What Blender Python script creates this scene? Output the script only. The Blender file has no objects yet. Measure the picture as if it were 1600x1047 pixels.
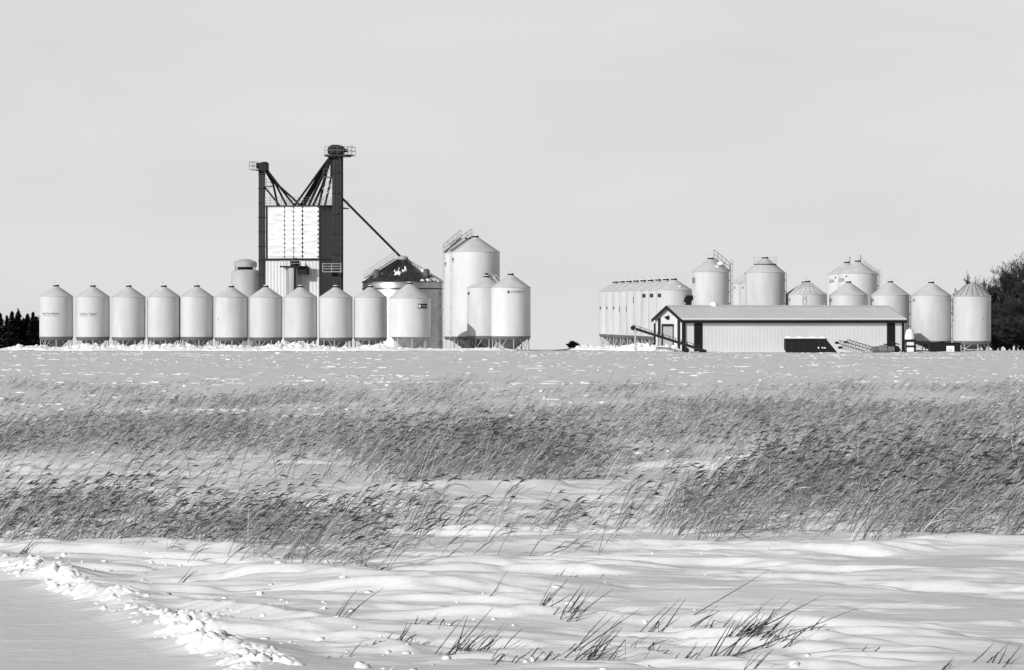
import bpy, math, random
import numpy as np
from mathutils import Vector
PI = math.pi
F = 4200.0; HY = 500.0; CH = 4.5           # focal length in photo pixels, horizon row, eye height
sc = bpy.context.scene
COL = sc.collection
random.seed(7); RNG = np.random.default_rng(11)

# ------------------------------------------------------------------ camera, light, sky
cam = bpy.data.cameras.new('camera'); co = bpy.data.objects.new('camera', cam); COL.objects.link(co)
cam.sensor_width = 36; cam.lens = 36*F/1600; cam.clip_end = 6000; cam.clip_start = 0.5
co.location = (0, 0, CH); co.rotation_euler = (PI/2 - math.atan(23.5/F), 0, 0)
sc.camera = co
SKYV = 7.25
SUN_EL = math.radians(26); SUN_AZ = math.radians(43)      # behind the viewer, to the left
sd = Vector((-math.sin(SUN_AZ)*math.cos(SUN_EL), -math.cos(SUN_AZ)*math.cos(SUN_EL), math.sin(SUN_EL)))
sl = bpy.data.lights.new('sun', 'SUN'); sl.energy = 3.6; sl.angle = math.radians(.5); sl.color = (1, .985, .97)
so = bpy.data.objects.new('sun', sl); COL.objects.link(so)
so.rotation_euler = sd.to_track_quat('Z', 'Y').to_euler(); so.location = (-60, -60, 60)
w = bpy.data.worlds.new('World'); sc.world = w; w.use_nodes = True
nt = w.node_tree; N = nt.nodes; N.clear()
sky = N.new('ShaderNodeTexSky'); sky.sky_type = 'NISHITA'; sky.sun_disc = False
sky.sun_elevation = SUN_EL; sky.sun_rotation = math.atan2(sd.x, sd.y)
sky.air_density = 1.0; sky.dust_density = 1.5; sky.ozone_density = 1.0
# seen in black and white through a red filter: the blue overhead goes dark, the hazy air low down stays pale
sp = N.new('ShaderNodeSeparateColor'); nt.links.new(sky.outputs[0], sp.inputs[0])
tc = N.new('ShaderNodeTexCoord'); sx = N.new('ShaderNodeSeparateXYZ'); nt.links.new(tc.outputs['Generated'], sx.inputs[0])
mr = N.new('ShaderNodeMapRange'); mr.interpolation_type = 'SMOOTHSTEP'
mr.inputs[1].default_value = .125; mr.inputs[2].default_value = .22; mr.inputs[3].default_value = 1; mr.inputs[4].default_value = 0
nt.links.new(sx.outputs['Z'], mr.inputs[0])
mx = N.new('ShaderNodeMix'); mx.data_type = 'FLOAT'
nt.links.new(mr.outputs[0], mx.inputs[0]); nt.links.new(sp.outputs[0], mx.inputs[2]); cz = N.new('ShaderNodeTexNoise'); cz.inputs['Scale'].default_value = 7; cz.inputs['Detail'].default_value = 5
cm = N.new('ShaderNodeMapping'); cm.inputs['Scale'].default_value = (1, 1, 3.5); nt.links.new(tc.outputs['Generated'], cm.inputs[0]); nt.links.new(cm.outputs[0], cz.inputs['Vector'])
cr = N.new('ShaderNodeMapRange'); cr.inputs[1].default_value = .3; cr.inputs[2].default_value = .7; cr.inputs[3].default_value = SKYV*.965; cr.inputs[4].default_value = SKYV*1.035
nt.links.new(cz.outputs[0], cr.inputs[0]); nt.links.new(cr.outputs[0], mx.inputs[3])       # faint uneven haze
bg = N.new('ShaderNodeBackground'); bg.inputs[1].default_value = .10
wo = N.new('ShaderNodeOutputWorld')
nt.links.new(mx.outputs[0], bg.inputs[0]); nt.links.new(bg.outputs[0], wo.inputs[0])
sc.view_settings.view_transform = 'Standard'; sc.view_settings.look = 'None'
sc.view_settings.gamma = 1; sc.view_settings.exposure = 0.0

# ------------------------------------------------------------------ materials (black and white photograph: greys only)
def mat(name, v, rough=.6, metal=0., var=.0, scale=(1, 1, 1), detail=4, bump=0., bscale=None, spec=.3, wave=None):
    m = bpy.data.materials.new(name); m.use_nodes = True
    t = m.node_tree; n = t.nodes; L = t.links
    p = n['Principled BSDF']; p.inputs['Base Color'].default_value = (v, v, v, 1)
    p.inputs['Roughness'].default_value = rough; p.inputs['Metallic'].default_value = metal
    p.inputs['Specular IOR Level'].default_value = spec
    tc = n.new('ShaderNodeTexCoord'); mp = n.new('ShaderNodeMapping'); mp.inputs['Scale'].default_value = scale
    oi = n.new('ShaderNodeObjectInfo'); ad = n.new('ShaderNodeVectorMath'); ad.operation = 'MULTIPLY_ADD'
    L.new(oi.outputs['Random'], ad.inputs[0]); ad.inputs[1].default_value = (37, 53, 0); L.new(tc.outputs['Object'], ad.inputs[2])
    L.new(ad.outputs[0], mp.inputs[0])
    nz = n.new('ShaderNodeTexNoise'); nz.inputs['Scale'].default_value = 1; nz.inputs['Detail'].default_value = detail
    L.new(mp.outputs[0], nz.inputs['Vector'])
    if var:
        mr = n.new('ShaderNodeMapRange'); mr.inputs[1].default_value = .3; mr.inputs[2].default_value = .7
        mr.inputs[3].default_value = max(0, v*(1-var)); mr.inputs[4].default_value = min(.95, v*(1+var))
        L.new(nz.outputs[0], mr.inputs[0]); L.new(mr.outputs[0], p.inputs['Base Color'])
    h = None
    if bump:
        b = n.new('ShaderNodeBump'); b.inputs['Distance'].default_value = bump
        nb = n.new('ShaderNodeTexNoise'); nb.inputs['Detail'].default_value = 8; nb.inputs['Roughness'].default_value = .66; nb.inputs['Scale'].default_value = 1
        m2 = n.new('ShaderNodeMapping'); m2.inputs['Scale'].default_value = bscale or scale
        L.new(tc.outputs['Object'], m2.inputs[0]); L.new(m2.outputs[0], nb.inputs['Vector'])
        L.new(nb.outputs[0], b.inputs['Height']); L.new(b.outputs[0], p.inputs['Normal'])
    if wave:                                        # corrugated sheet: (axis, ribs per metre, depth)
        ax, fr, dp = wave
        wv = n.new('ShaderNodeTexWave'); wv.bands_direction = ax; wv.inputs['Scale'].default_value = fr/3.183*1.0
        b = n.new('ShaderNodeBump'); b.inputs['Distance'].default_value = dp
        L.new(tc.outputs['Object'], wv.inputs['Vector']); L.new(wv.outputs['Fac'], b.inputs['Height'])
        L.new(b.outputs[0], p.inputs['Normal'])
    return m
M = dict(
    snow=mat('snow', .69, .7, 0, .03, (.3, .6, .3), bump=.03, bscale=(1.6, 4., 2), spec=.15),
    chunk=mat('snow_chunk', .86, .7, 0, .05, (2, 2, 2), bump=.03, bscale=(5, 5, 5), spec=.15),
    bin=mat('painted_bin_steel', .53, .5, 0, .09, (.8, .8, .22), 5, spec=.25),
    binw=mat('white_bin_steel', .60, .42, 0, .08, (.7, .7, .2), 5, spec=.3),
    roof=mat('bin_roof_steel', .50, .5, 0, .10, (.8, .8, .8), spec=.2),
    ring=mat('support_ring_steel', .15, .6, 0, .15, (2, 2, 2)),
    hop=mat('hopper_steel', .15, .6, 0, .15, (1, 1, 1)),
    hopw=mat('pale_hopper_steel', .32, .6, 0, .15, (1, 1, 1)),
    leg=mat('leg_paint', .42, .5, 0, .08, (2, 2, 2)),
    dark=mat('dark_steel', .016, .55, 0, .3, (1, 1, .4)),
    black=mat('black_trim', .012, .6, 0, .2, (1, 1, 1), spec=.2),
    shadeside=mat('shaded_sheet_steel', .03, .55, 0, .3, (1.5, 1.5, .15), wave=('Y', 3.0, .03)),  # elevator's right wall: its shade is put into the colour
    galv=mat('galvanised_steel', .58, .34, .92, .10, (.35, .35, 1.8), wave=('Z', 6.0, .012)),
    galvroof=mat('galvanised_roof', .30, .30, .95, .3, (1.2, 1.2, .3)),
    sheet=mat('glare_white_sheet', .72, .4, 0, .24, (.5, .5, 2.4), 4, spec=.4),  # patchy pale tones imitate wavy glare on the metal front, put into the colour
    house=mat('ribbed_house_sheet', .62, .5, 0, .06, (.5, .5, .2), wave=('X', 2.2, .05)),
    barn=mat('barn_wall_sheet', .68, .5, 0, .04, (.25, .25, .25), wave=('X', 2.1, .008)),
    barnroof=mat('barn_roof_sheet', .56, .5, 0, .06, (.25, .25, .25)),
    door=mat('door_sheet', .40, .5, 0, .08, (1, 1, 1), wave=('Z', 3, .02)),
    conc=mat('grey_tank_steel', .38, .7, 0, .16, (.5, .5, .3)),
    tankw=mat('white_plastic', .82, .4, 0, .05, (1, 1, 1)),
    rail=mat('rail_steel', .10, .5, 0, .2, (1, 1, 1)),
    railp=mat('pale_rail_steel', .42, .5, 0, .2, (1, 1, 1)),
    needle=mat('spruce_needles', .014, .8, 0, .4, (.8, .8, .8), spec=.1),
    bark=mat('bark', .03, .9, 0, .3, (2, 2, .5), spec=.1),
    twig=mat('bare_twigs', .045, .9, 0, .5, (.4, .4, .4), spec=.1),
    stub=mat('dead_stalk', .042, .8, 0, .6, (9, 9, 3), spec=.15),
    ink=mat('dark_lettering', .03, .6), inkg=mat('grey_lettering', .2, .6),
)
def tintmat(name, lo, hi):
    m = bpy.data.materials.new(name); m.use_nodes = True; t = m.node_tree; n = t.nodes
    p = n['Principled BSDF']; p.inputs['Roughness'].default_value = .75; p.inputs['Specular IOR Level'].default_value = .2
    a = n.new('ShaderNodeAttribute'); a.attribute_name = 'tint'
    mr = n.new('ShaderNodeMapRange'); mr.inputs[3].default_value = lo; mr.inputs[4].default_value = hi
    t.links.new(a.outputs['Fac'], mr.inputs[0]); t.links.new(mr.outputs[0], p.inputs['Base Color'])
    return m
M['rstem'] = tintmat('reed_stem', .05, .66); M['rleaf'] = tintmat('reed_leaf', .08, .5); M['rplume'] = tintmat('reed_plume', .02, .10)

# ------------------------------------------------------------------ noise
def _h(ix, iy, k):
    n = (ix.astype(np.int64)*374761393 + iy.astype(np.int64)*668265263 + k*974634541) & 0x7fffffff
    n = ((n ^ (n >> 13))*1274126177) & 0x7fffffff
    return ((n ^ (n >> 16)) & 0xffffff)/float(0xffffff)
def noise(x, y, k=0):
    ix = np.floor(x); iy = np.floor(y); fx = x-ix; fy = y-iy
    out = 0
    sx = fx*fx*fx*(fx*(fx*6-15)+10); sy = fy*fy*fy*(fy*(fy*6-15)+10)
    v = []
    for dx in (0, 1):
        for dy in (0, 1):
            a = _h(ix+dx, iy+dy, k)*2*PI
            v.append(np.cos(a)*(fx-dx)+np.sin(a)*(fy-dy))
    return 1.5*((v[0]*(1-sy)+v[1]*sy)*(1-sx)+(v[2]*(1-sy)+v[3]*sy)*sx)
def fbm(x, y, o=4, k=0):
    s = 0; a = 1
    for i in range(o):
        s = s+a*noise(x*2**i+17.3*i, y*2**i-9.1*i, k+i); a *= .5
    return s
def cell(x, y, k=0):                                # distance to nearest and second nearest feature point
    ix = np.floor(x); iy = np.floor(y); d1 = np.full(x.shape, 9.); d2 = np.full(x.shape, 9.); hid = np.zeros(x.shape)
    for dx in (-1, 0, 1):
        for dy in (-1, 0, 1):
            px = ix+dx+_h(ix+dx, iy+dy, k); py = iy+dy+_h(ix+dx, iy+dy, k+1)
            d = np.hypot(px-x, py-y); c = d < d1
            d2 = np.where(c, d1, np.minimum(d2, d)); hid = np.where(c, _h(ix+dx, iy+dy, k+2), hid); d1 = np.where(c, d, d1)
    return d1, d2, hid
def sstep(a, b, x):
    t = np.clip((x-a)/(b-a), 0, 1); return t*t*(3-2*t)

# ------------------------------------------------------------------ ground
RIDGE = [(-16., 64.), (-9.7, 50.5), (-5.7, 41.2), (-3.4, 35.2), (-.5, 25.)]
def ridge_dist(x, y):                               # signed distance to the ploughed ridge, + on the field side
    best = np.full(np.shape(x), 1e9); sg = np.ones(np.shape(x)); al = np.zeros(np.shape(x)); acc = 0
    for (ax, ay), (bx, by) in zip(RIDGE[:-1], RIDGE[1:]):
        dx, dy = bx-ax, by-ay; l2 = dx*dx+dy*dy
        t = np.clip(((x-ax)*dx+(y-ay)*dy)/l2, 0, 1)
        d = np.hypot(x-ax-t*dx, y-ay-t*dy); s = np.sign(-( (x-ax)*dy-(y-ay)*dx)) 
        c = d < best; best = np.where(c, d, best); sg = np.where(c, s, sg); al = np.where(c, acc+t*math.sqrt(l2), al); acc += math.sqrt(l2)
    return best*sg, al
def base_z(x, y):
    z = .62*sstep(130, 330, y) - .10*sstep(5, 40, x)*sstep(200, 330, y)
    z = z - .0165*np.clip(y-352, 0, None) - .00001*np.clip(y-352, 0, 600)**2*0
    return z
DRIFTS = [  # long wind-laid drifts: x, y, half length, half depth, height, turn (degrees)
    (-2.2, 38.2, 3.2, .5, .20, -8), (1.5, 40.2, 4.0, .7, .16, -3), (4.4, 43.5, 3.6, .7, .16, 4), (-1.0, 44.5, 3.0, .9, .22, 3),
    (-5.0, 46.8, 1.6, .9, .24, -12), (-3.4, 46.0, 1.6, .8, .22, -10), (.6, 48.5, 3.0, .8, .20, 2), (5.0, 37.4, 2.6, .5, .2, -4),
    (2.0, 36.6, 2.6, .4, .13, 3), (7.0, 52.2, 5.0, .6, .16, -2), (10.2, 53.5, 3.0, .7, .2, 0), (1.0, 53.0, 3.4, .7, .18, 4),
    (-4.2, 63.5, 2.8, .9, .26, 3), (-.5, 71.5, 4.2, .8, .22, 0), (3.0, 62.0, 3.0, .8, .18, -2), (4.4, 72.0, 3.2, .7, .16, 2),
    (-10.5, 71.0, 3.4, .8, .26, -3), (-8.5, 66.0, 2.6, .7, .22, 4), (-7.0, 52.3, 3.0, .5, .22, -4), (6.0, 82.0, 2.5, .8, .24, -4),
    (-3.9, 40.6, 2.7, .42, .20, -50), (-6.6, 43.2, 2.0, .4, .14, -54), (-2.2, 37.4, 1.8, .35, .12, -48), (-8.4, 47.6, 1.8, .4, .13, -56),
    (-14.5, 82.0, 3.0, 1.0, .26, 3), (3.0, 95.0, 4.0, 1.2, .2, 0), (9.4, 86.0, 3.2, 1.0, .22, 0), (-9.0, 140., 4.0, 1.5, .26, 0), (8.0, 47.5, 3.0, .6, .13, 8),
]
def ground_z(x, y):
    x = np.asarray(x, float); y = np.asarray(y, float)
    z = base_z(x, y)
    rd, al = ridge_dist(x, y)
    road = sstep(-.1, -.9, rd)*sstep(70, 55, y)                 # swept road side
    a = math.radians(-6); s = x*math.cos(a)+y*math.sin(a); t = -x*math.sin(a)+y*math.cos(a)
    wob = .5*fbm(x/5., y/5., 2, 50)
    near = sstep(150, 60, y); far = sstep(70, 160, y)*sstep(420, 340, y)
    n1 = fbm(s/9., (t+wob)/1.9, 3, 3)
    n2 = 1-np.abs(1.6*fbm(s/7.+3, (t+wob)/.85, 4, 20)); n2 = np.clip(n2-.42, 0, 1)**1.3
    mask = sstep(-.25, .45, fbm(x/9., y/6., 2, 31))
    k = (1-road*.93)
    tr_ = np.tanh(6*(fbm(s/5.5, (t+.6*wob)/.95, 4, 130)-.12))*sstep(-.45, .25, fbm(x/6., y/4., 2, 133))
    tr2 = np.tanh(5*(fbm(s/2.2, (t+.5*wob)/.42, 3, 230)-.2))*sstep(-.2, .35, fbm(x/3.5, y/2.5, 2, 233))
    z = z + k*near*(.035*n1 + .07*tr_ + .03*tr2 + .07*n2*mask*(.4+.6*sstep(-.4, .4, noise(s/1.7, t/.5, 44))))
    # far field: wind crust with low steps
    n3 = fbm(s/7., t/3.4, 3, 60); n4 = np.clip(fbm(s/4.2, t/1.7, 3, 66)-.33, 0, 1)
    n6 = np.clip(noise(s/1.5, t/1.5, 68)-.42, 0, 1)*sstep(-.1, .4, fbm(x/30., y/12., 2, 86))
    z = z + far*(.03*n3 + .15*n6 + .24*n4*(.35+.65*sstep(-.3, .4, fbm(x/40., y/22., 2, 81))))
    for (dx, dy, hl, hd, hh, tr) in DRIFTS:
        c, q = math.cos(math.radians(tr)), math.sin(math.radians(tr))
        u = ((x-dx)*c+(y-dy)*q)/hl; v = (-(x-dx)*q+(y-dy)*c)/hd + .35*noise(x/1.4, y/1.4, 90)
        pr = np.where(v < 0, np.clip(1+v, 0, 1)**1.2, np.clip(1-v/2.6, 0, 1))
        z = z + k*hh*pr*np.clip(1-u*u, 0, 1)
    # plough ridge shoulder
    z = z + sstep(70, 55, y)*(.10*np.exp(-(rd/.9)**2) - .05*road)
    return z
def gz(x, y): return float(ground_z(np.array([x]), np.array([y]))[0])
def bz(x, y): return float(base_z(np.array([float(x)]), np.array([float(y)])))

def mesh_np(name, verts, quads, m, tris=None, smooth=True, mats=None, midx=None, tint=None):
    me = bpy.data.meshes.new(name)
    nv = len(verts); nq = len(quads); ntr = 0 if tris is None else len(tris)
    me.vertices.add(nv); me.vertices.foreach_set('co', np.ascontiguousarray(verts, np.float32).ravel())
    li = quads.ravel() if ntr == 0 else np.concatenate([quads.ravel(), tris.ravel()])
    me.loops.add(len(li)); me.loops.foreach_set('vertex_index', li.astype(np.int32))
    st = np.concatenate([np.arange(nq)*4, nq*4+np.arange(ntr)*3]).astype(np.int32)
    me.polygons.add(nq+ntr); me.polygons.foreach_set('loop_start', st)
    if smooth: me.polygons.foreach_set('use_smooth', np.ones(nq+ntr, bool))
    for q in (mats or [m]): me.materials.append(q)
    if midx is not None: me.polygons.foreach_set('material_index', midx.astype(np.int32))
    if tint is not None:
        at = me.attributes.new('tint', 'FLOAT', 'POINT'); at.data.foreach_set('value', tint.astype(np.float32))
    me.update(calc_edges=True); me.validate()
    o = bpy.data.objects.new(name, me); COL.objects.link(o); return o
def grid_quads(r, c):
    i = np.arange(r-1)[:, None]*c+np.arange(c-1)[None]
    return np.stack([i, i+1, i+c+1, i+c], -1).reshape(-1, 4)

tn = np.concatenate([np.linspace(-1.6, -.26, 40)[:-1], np.linspace(-.26, -.2, 60)[:-1], np.linspace(-.2, .2, 1040)[:-1], np.linspace(.2, .26, 60)[:-1], np.linspace(.26, 1.6, 40)])
dd = np.concatenate([np.linspace(-40, 4, 8)*0+np.linspace(3, 24, 8), np.arange(25, 33, .3), np.arange(33, 58, .06), np.arange(58, 90, .14), np.arange(90, 150, .3), np.arange(150, 350, .75), np.arange(350, 430, 4), np.geomspace(430, 3500, 24)])
Dg, Tg = np.meshgrid(dd, tn, indexing='ij')
Xg = Dg*Tg; Zg = ground_z(Xg, Dg)
gr = mesh_np('ground', np.stack([Xg, Dg, Zg], -1).reshape(-1, 3), grid_quads(len(dd), len(tn)), M['snow'])
gr['kind'] = 'structure'

# broken snow thrown up by the plough, beside the road
def snow_strip(name, pts, half, step, hfun):
    P = [Vector(p) for p in pts]; L = [0]
    for a, b in zip(P[:-1], P[1:]): L.append(L[-1]+(b-a).length)
    n = int(L[-1]/step); s = np.linspace(0, L[-1], n)
    cx = np.interp(s, L, [p.x for p in P]); cy = np.interp(s, L, [p.y for p in P])
    tx = np.gradient(cx); ty = np.gradient(cy); q = np.hypot(tx, ty); tx /= q; ty /= q
    v = np.linspace(-half, half, int(2*half/step))
    X = cx[:, None]-ty[:, None]*v[None]; Y = cy[:, None]+tx[:, None]*v[None]
    S = np.repeat(s[:, None], len(v), 1); V = np.repeat(v[None], n, 0)/half
    h = hfun(X, Y, S, V)
    Z = ground_z(X, Y)-.06+h
    o = mesh_np(name, np.stack([X, Y, Z], -1).reshape(-1, 3), grid_quads(n, len(v)), M['chunk'])
    o['kind'] = 'structure'; return o
def h_ridge(X, Y, S, V):
    env = np.clip(1-V*V, 0, 1)**1.3*(.5+.45*sstep(-.5, .3, fbm(S/1.3, V*.7, 2, 5)))
    d1, d2, hid = cell(X/.30+.3*noise(X*2, Y*2, 9), Y/.30, 7)
    e1, e2, hi2 = cell(X/.12, Y/.12, 17)
    blk = np.where(hid > .35, hid*sstep(0, .16, d2-d1), .08)
    bl2 = np.where(hi2 > .55, hi2*sstep(0, .25, e2-e1), 0)
    return env*(.04+.085*blk+.05*bl2)*sstep(-1, -.7, V)
snow_strip('snow_ridge', RIDGE, .85, .028, h_ridge)
def h_bank(X, Y, S, V):
    env = np.clip(1-V**2, 0, 1)**.7*np.clip(.62+.5*fbm(S/6., V*.3, 2, 5), .42, 1.0)*sstep(0, 6, S)*sstep(S.max(), S.max()-6, S)*(1-.62*sstep(S.max()-26, S.max()-14, S)*(S.max() > 40))
    d1, d2, hid = cell(X/.9, Y/.9, 7); e1, e2, hi2 = cell(X/.35, Y/.35, 27)
    return .10+1.55*env*(.38+.34*hid*sstep(0, .3, d2-d1)+.20*hi2*sstep(0, .35, e2-e1)+.12*noise(X*2.2, Y*2.2, 3))
snow_strip('snow_bank', [(-66, 338), (-40, 337), (-16, 336), (5, 340)], 2.8, .14, h_bank)
snow_strip('snow_bank', [(5.5, 345), (11, 343), (17, 337), (21.2, 328.5)], 2.4, .12, h_bank)

def clods(name, x, y, rx, ry, h, seed):
    rng = np.random.default_rng(seed); n = len(x); z = ground_z(x, y)
    a = np.arange(6)*PI/3; ring = []
    for lev in (0, 1):
        jr = rng.uniform(.7, 1.25, (n, 6))*(1 if lev == 0 else .62); aa = a[None]+rng.uniform(-.3, .3, (n, 6))
        ring.append(np.stack([x[:, None]+np.cos(aa)*jr*rx[:, None], y[:, None]+np.sin(aa)*jr*ry[:, None]+(0 if lev == 0 else .35*ry[:, None]),
                              (z[:, None]-.03)+np.zeros((n, 6))+(0 if lev == 0 else (h[:, None]+.03)*rng.uniform(.6, 1.2, (n, 6)))], -1))
    v = np.concatenate(ring, 1).reshape(-1, 3); b = np.arange(n)[:, None]*12
    q = [np.concatenate([b+i, b+(i+1) % 6, b+6+(i+1) % 6, b+6+i], 1) for i in range(6)]+[b+np.array([[6, 7, 8, 9]]), b+np.array([[9, 10, 11, 6]])]
    o = mesh_np(name, v, np.concatenate(q), M['chunk'], smooth=False); o['kind'] = 'stuff'; return o
rg_ = np.random.default_rng(77)
y = np.sqrt(rg_.uniform(88**2, 333**2, 60000)); x = rg_.uniform(-.22, .22, 60000)*y
pk = sstep(.05, .5, fbm(x/26., y/9., 3, 300))*sstep(-.1, .5, fbm(x/6., y/4., 2, 310)); k = rg_.random(60000) < pk*.42+.02; x, y = x[k], y[k]; n = len(x)
o = clods('snow_crust', x, y, rg_.gamma(1.4, .16, n)+.05, rg_.uniform(.06, .16, n), rg_.gamma(1.6, .014, n)+.014, 1)
o['label'] = 'small bright lumps of wind crust scattered over the far snow field'; o['category'] = 'snow crust'
x = rg_.uniform(-9.5, 5, 9000); y = rg_.uniform(33, 52, 9000); rd, _ = ridge_dist(x, y)
pk = np.exp(-((rd-1.6)/2.6)**2)*(rd > .3)*sstep(-.1, .5, fbm(x/1.6, y/1.6, 2, 320))*.30 + .012*(rd > .3); k = rg_.random(9000) < pk; x, y = x[k], y[k]; n = len(x)
s0 = np.clip(rg_.gamma(1.3, .013, n)+.012, 0, .07)
o = clods('snow_clods', x, y, s0*rg_.uniform(.9, 2., n), s0, s0*rg_.uniform(.4, .8, n), 2)
o['label'] = 'small broken snow clods strewn beside the ploughed ridge'; o['category'] = 'snow clods'

# ------------------------------------------------------------------ mesh builder
class MB:
    def __init__(s): s.v = []; s.f = []
    def add(s, vs, fs):
        b = len(s.v); s.v += [tuple(p) for p in vs]; s.f += [tuple(i+b for i in q) for q in fs]; return s
    def box(s, x0, x1, y0, y1, z0, z1):
        return s.add([(x0, y0, z0), (x1, y0, z0), (x1, y1, z0), (x0, y1, z0), (x0, y0, z1), (x1, y0, z1), (x1, y1, z1), (x0, y1, z1)],
                     [(0, 3, 2, 1), (4, 5, 6, 7), (0, 1, 5, 4), (1, 2, 6, 5), (2, 3, 7, 6), (3, 0, 4, 7)])
    def prism(s, poly, y0, y1):                      # polygon in x,z extruded along y
        n = len(poly); vs = [(x, y0, z) for x, z in poly]+[(x, y1, z) for x, z in poly]
        return s.add(vs, [tuple(range(n)), tuple(range(2*n-1, n-1, -1))]+[(i, i+n, (i+1) % n+n, (i+1) % n) for i in range(n)])
    def tube(s, p, q, r, n=6, r2=None):
        p, q = Vector(p), Vector(q); d = (q-p).normalized(); a = d.orthogonal().normalized(); b = d.cross(a); r2 = r if r2 is None else r2
        vs = []
        for c, rr in ((p, r), (q, r2)):
            for i in range(n):
                t = 2*PI*i/n; vs.append(c+a*math.cos(t)*rr+b*math.sin(t)*rr)
        return s.add(vs, [(i, (i+1) % n, (i+1) % n+n, i+n) for i in range(n)]+[tuple(range(n-1, -1, -1)), tuple(range(n, 2*n))])
    def path(s, pts, r, n=6):
        for a, b in zip(pts[:-1], pts[1:]): s.tube(a, b, r, n)
        return s
    def beam(s, p, q, wx, wz):
        p, q = Vector(p), Vector(q); d = (q-p).normalized(); up = Vector((0, 0, 1)) if abs(d.z) < .95 else Vector((0, 1, 0))
        a = d.cross(up).normalized()*wx/2; b = a.cross(d).normalized()*wz/2
        vs = [c+sa*a+sb*b for c in (p, q) for sa, sb in ((-1, -1), (1, -1), (1, 1), (-1, 1))]
        return s.add(vs, [(0, 1, 2, 3), (7, 6, 5, 4), (0, 4, 5, 1), (1, 5, 6, 2), (2, 6, 7, 3), (3, 7, 4, 0)])
    def lathe(s, prof, n=48, cx=0, cy=0, cap=True):
        vs = []; fs = []
        for r, z in prof:
            vs += [(cx+r*math.cos(2*PI*i/n), cy+r*math.sin(2*PI*i/n), z) for i in range(n)]
        for k in range(len(prof)-1):
            fs += [(k*n+i, k*n+(i+1) % n, (k+1)*n+(i+1) % n, (k+1)*n+i) for i in range(n)]
        if cap: fs += [tuple(range(n-1, -1, -1)), tuple(range((len(prof)-1)*n, len(prof)*n))]
        return s.add(vs, fs)
    def build(s, name, m, parent=None, smooth=False, ang=35, bevel=0):
        me = bpy.data.meshes.new(name); me.from_pydata(s.v, [], s.f); me.materials.append(m)
        if smooth:
            me.polygons.foreach_set('use_smooth', [True]*len(me.polygons))
            me.set_sharp_from_angle(angle=math.radians(ang))
        o = bpy.data.objects.new(name, me); COL.objects.link(o)
        if parent is not None: o.parent = parent
        if bevel:
            b = o.modifiers.new('bevel', 'BEVEL'); b.width = bevel; b.segments = 2
        return o
def thing(name, label, cat, loc, rz=0, group=None):
    o = bpy.data.objects.new(name, None); COL.objects.link(o); o.empty_display_size = .5
    o.location = loc; o.rotation_euler = (0, 0, rz); o['label'] = label; o['category'] = cat
    if group: o['group'] = group
    return o
def tag(o, label, cat, group=None):
    o['label'] = label; o['category'] = cat
    if group: o['group'] = group
    return o
def copy_tree(o, parent=None):
    c = o.copy(); COL.objects.link(c); c.parent = parent
    for ch in list(o.children): copy_tree(ch, c)
    return c
def XX(px, D): return (px-800)/F*D
def ZZ(py, D): return CH-(py-HY)/F*D

# ------------------------------------------------------------------ lettering, wrapped on a cylinder
def text_on(parent, body, size, az, z, R, m, name='lettering', flat=None):
    c = bpy.data.curves.new('t', 'FONT'); c.body = body; c.size = size; c.align_x = 'CENTER'; c.align_y = 'CENTER'; c.resolution_u = 2
    to = bpy.data.objects.new('t', c); COL.objects.link(to)
    dg = bpy.context.evaluated_depsgraph_get(); dg.update()
    me = bpy.data.meshes.new_from_object(to.evaluated_get(dg))
    bpy.data.objects.remove(to); bpy.data.curves.remove(c)
    for v in me.vertices:
        x, y = v.co.x, v.co.y
        if flat is None:
            a = az+x/R; v.co = (R*math.sin(a), -R*math.cos(a), z+y)
        else: v.co = (flat[0]+x, flat[1], z+y)
    me.materials.clear(); me.materials.append(m); me.name = name
    o = bpy.data.objects.new(name, me); COL.objects.link(o); o.parent = parent; return o
def plate(parent, name, az, z, w, h, R, m):
    mb = MB(); n = 6; vs = []; 
    for i in range(n+1):
        a = az+(i/n-.5)*w/R
        for rr in (R, R+.03):
            for zz in (z-h/2, z+h/2): vs.append((rr*math.sin(a), -rr*math.cos(a), zz))
    fs = []
    for i in range(n):
        b = i*4; fs += [(b+2, b+6, b+7, b+3), (b+3, b+7, b+5, b+1), (b, b+4, b+6, b+2)]
    fs += [(0, 2, 3, 1), (n*4, n*4+1, n*4+3, n*4+2)]
    return mb.add(vs, fs).build(name, m, parent)

# ------------------------------------------------------------------ hopper bins
def ladder(parent, az, R, z0, z1, m, cage=False, name='ladder', brackets=False):
    mb = MB(); c, s = math.sin(az), -math.cos(az); tx, ty = math.cos(az), math.sin(az); r = R+.16
    for q in (-.22, .22): mb.tube((c*r+tx*q, s*r+ty*q, z0), (c*r+tx*q, s*r+ty*q, z1), .03, 5)
    k = z0+.3
    while k < z1: mb.tube((c*r-tx*.22, s*r-ty*.22, k), (c*r+tx*.22, s*r+ty*.22, k), .018, 4); k += .32
    k = z0+.8
    while k < z1: mb.box(c*(R+.08)-.07, c*(R+.08)+.07, s*(R+.08)-.07, s*(R+.08)+.07, k, k+.13); k += 1.65
    if cage:
        k = z0+2.4
        while k <= z1:
            pts = [(c*r+tx*.36*math.cos(a)+c*.40*math.sin(a), s*r+ty*.36*math.cos(a)+s*.40*math.sin(a), k) for a in np.linspace(0, PI, 7)]
            mb.path(pts, .02, 4); k += .9
        for a in np.linspace(.3, PI-.3, 4):
            x, y = c*r+tx*.36*math.cos(a)+c*.40*math.sin(a), s*r+ty*.36*math.cos(a)+s*.40*math.sin(a)
            mb.tube((x, y, z0+2.4), (x, y, z1+.6), .016, 4)
    return mb.build(name, m, parent)
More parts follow.
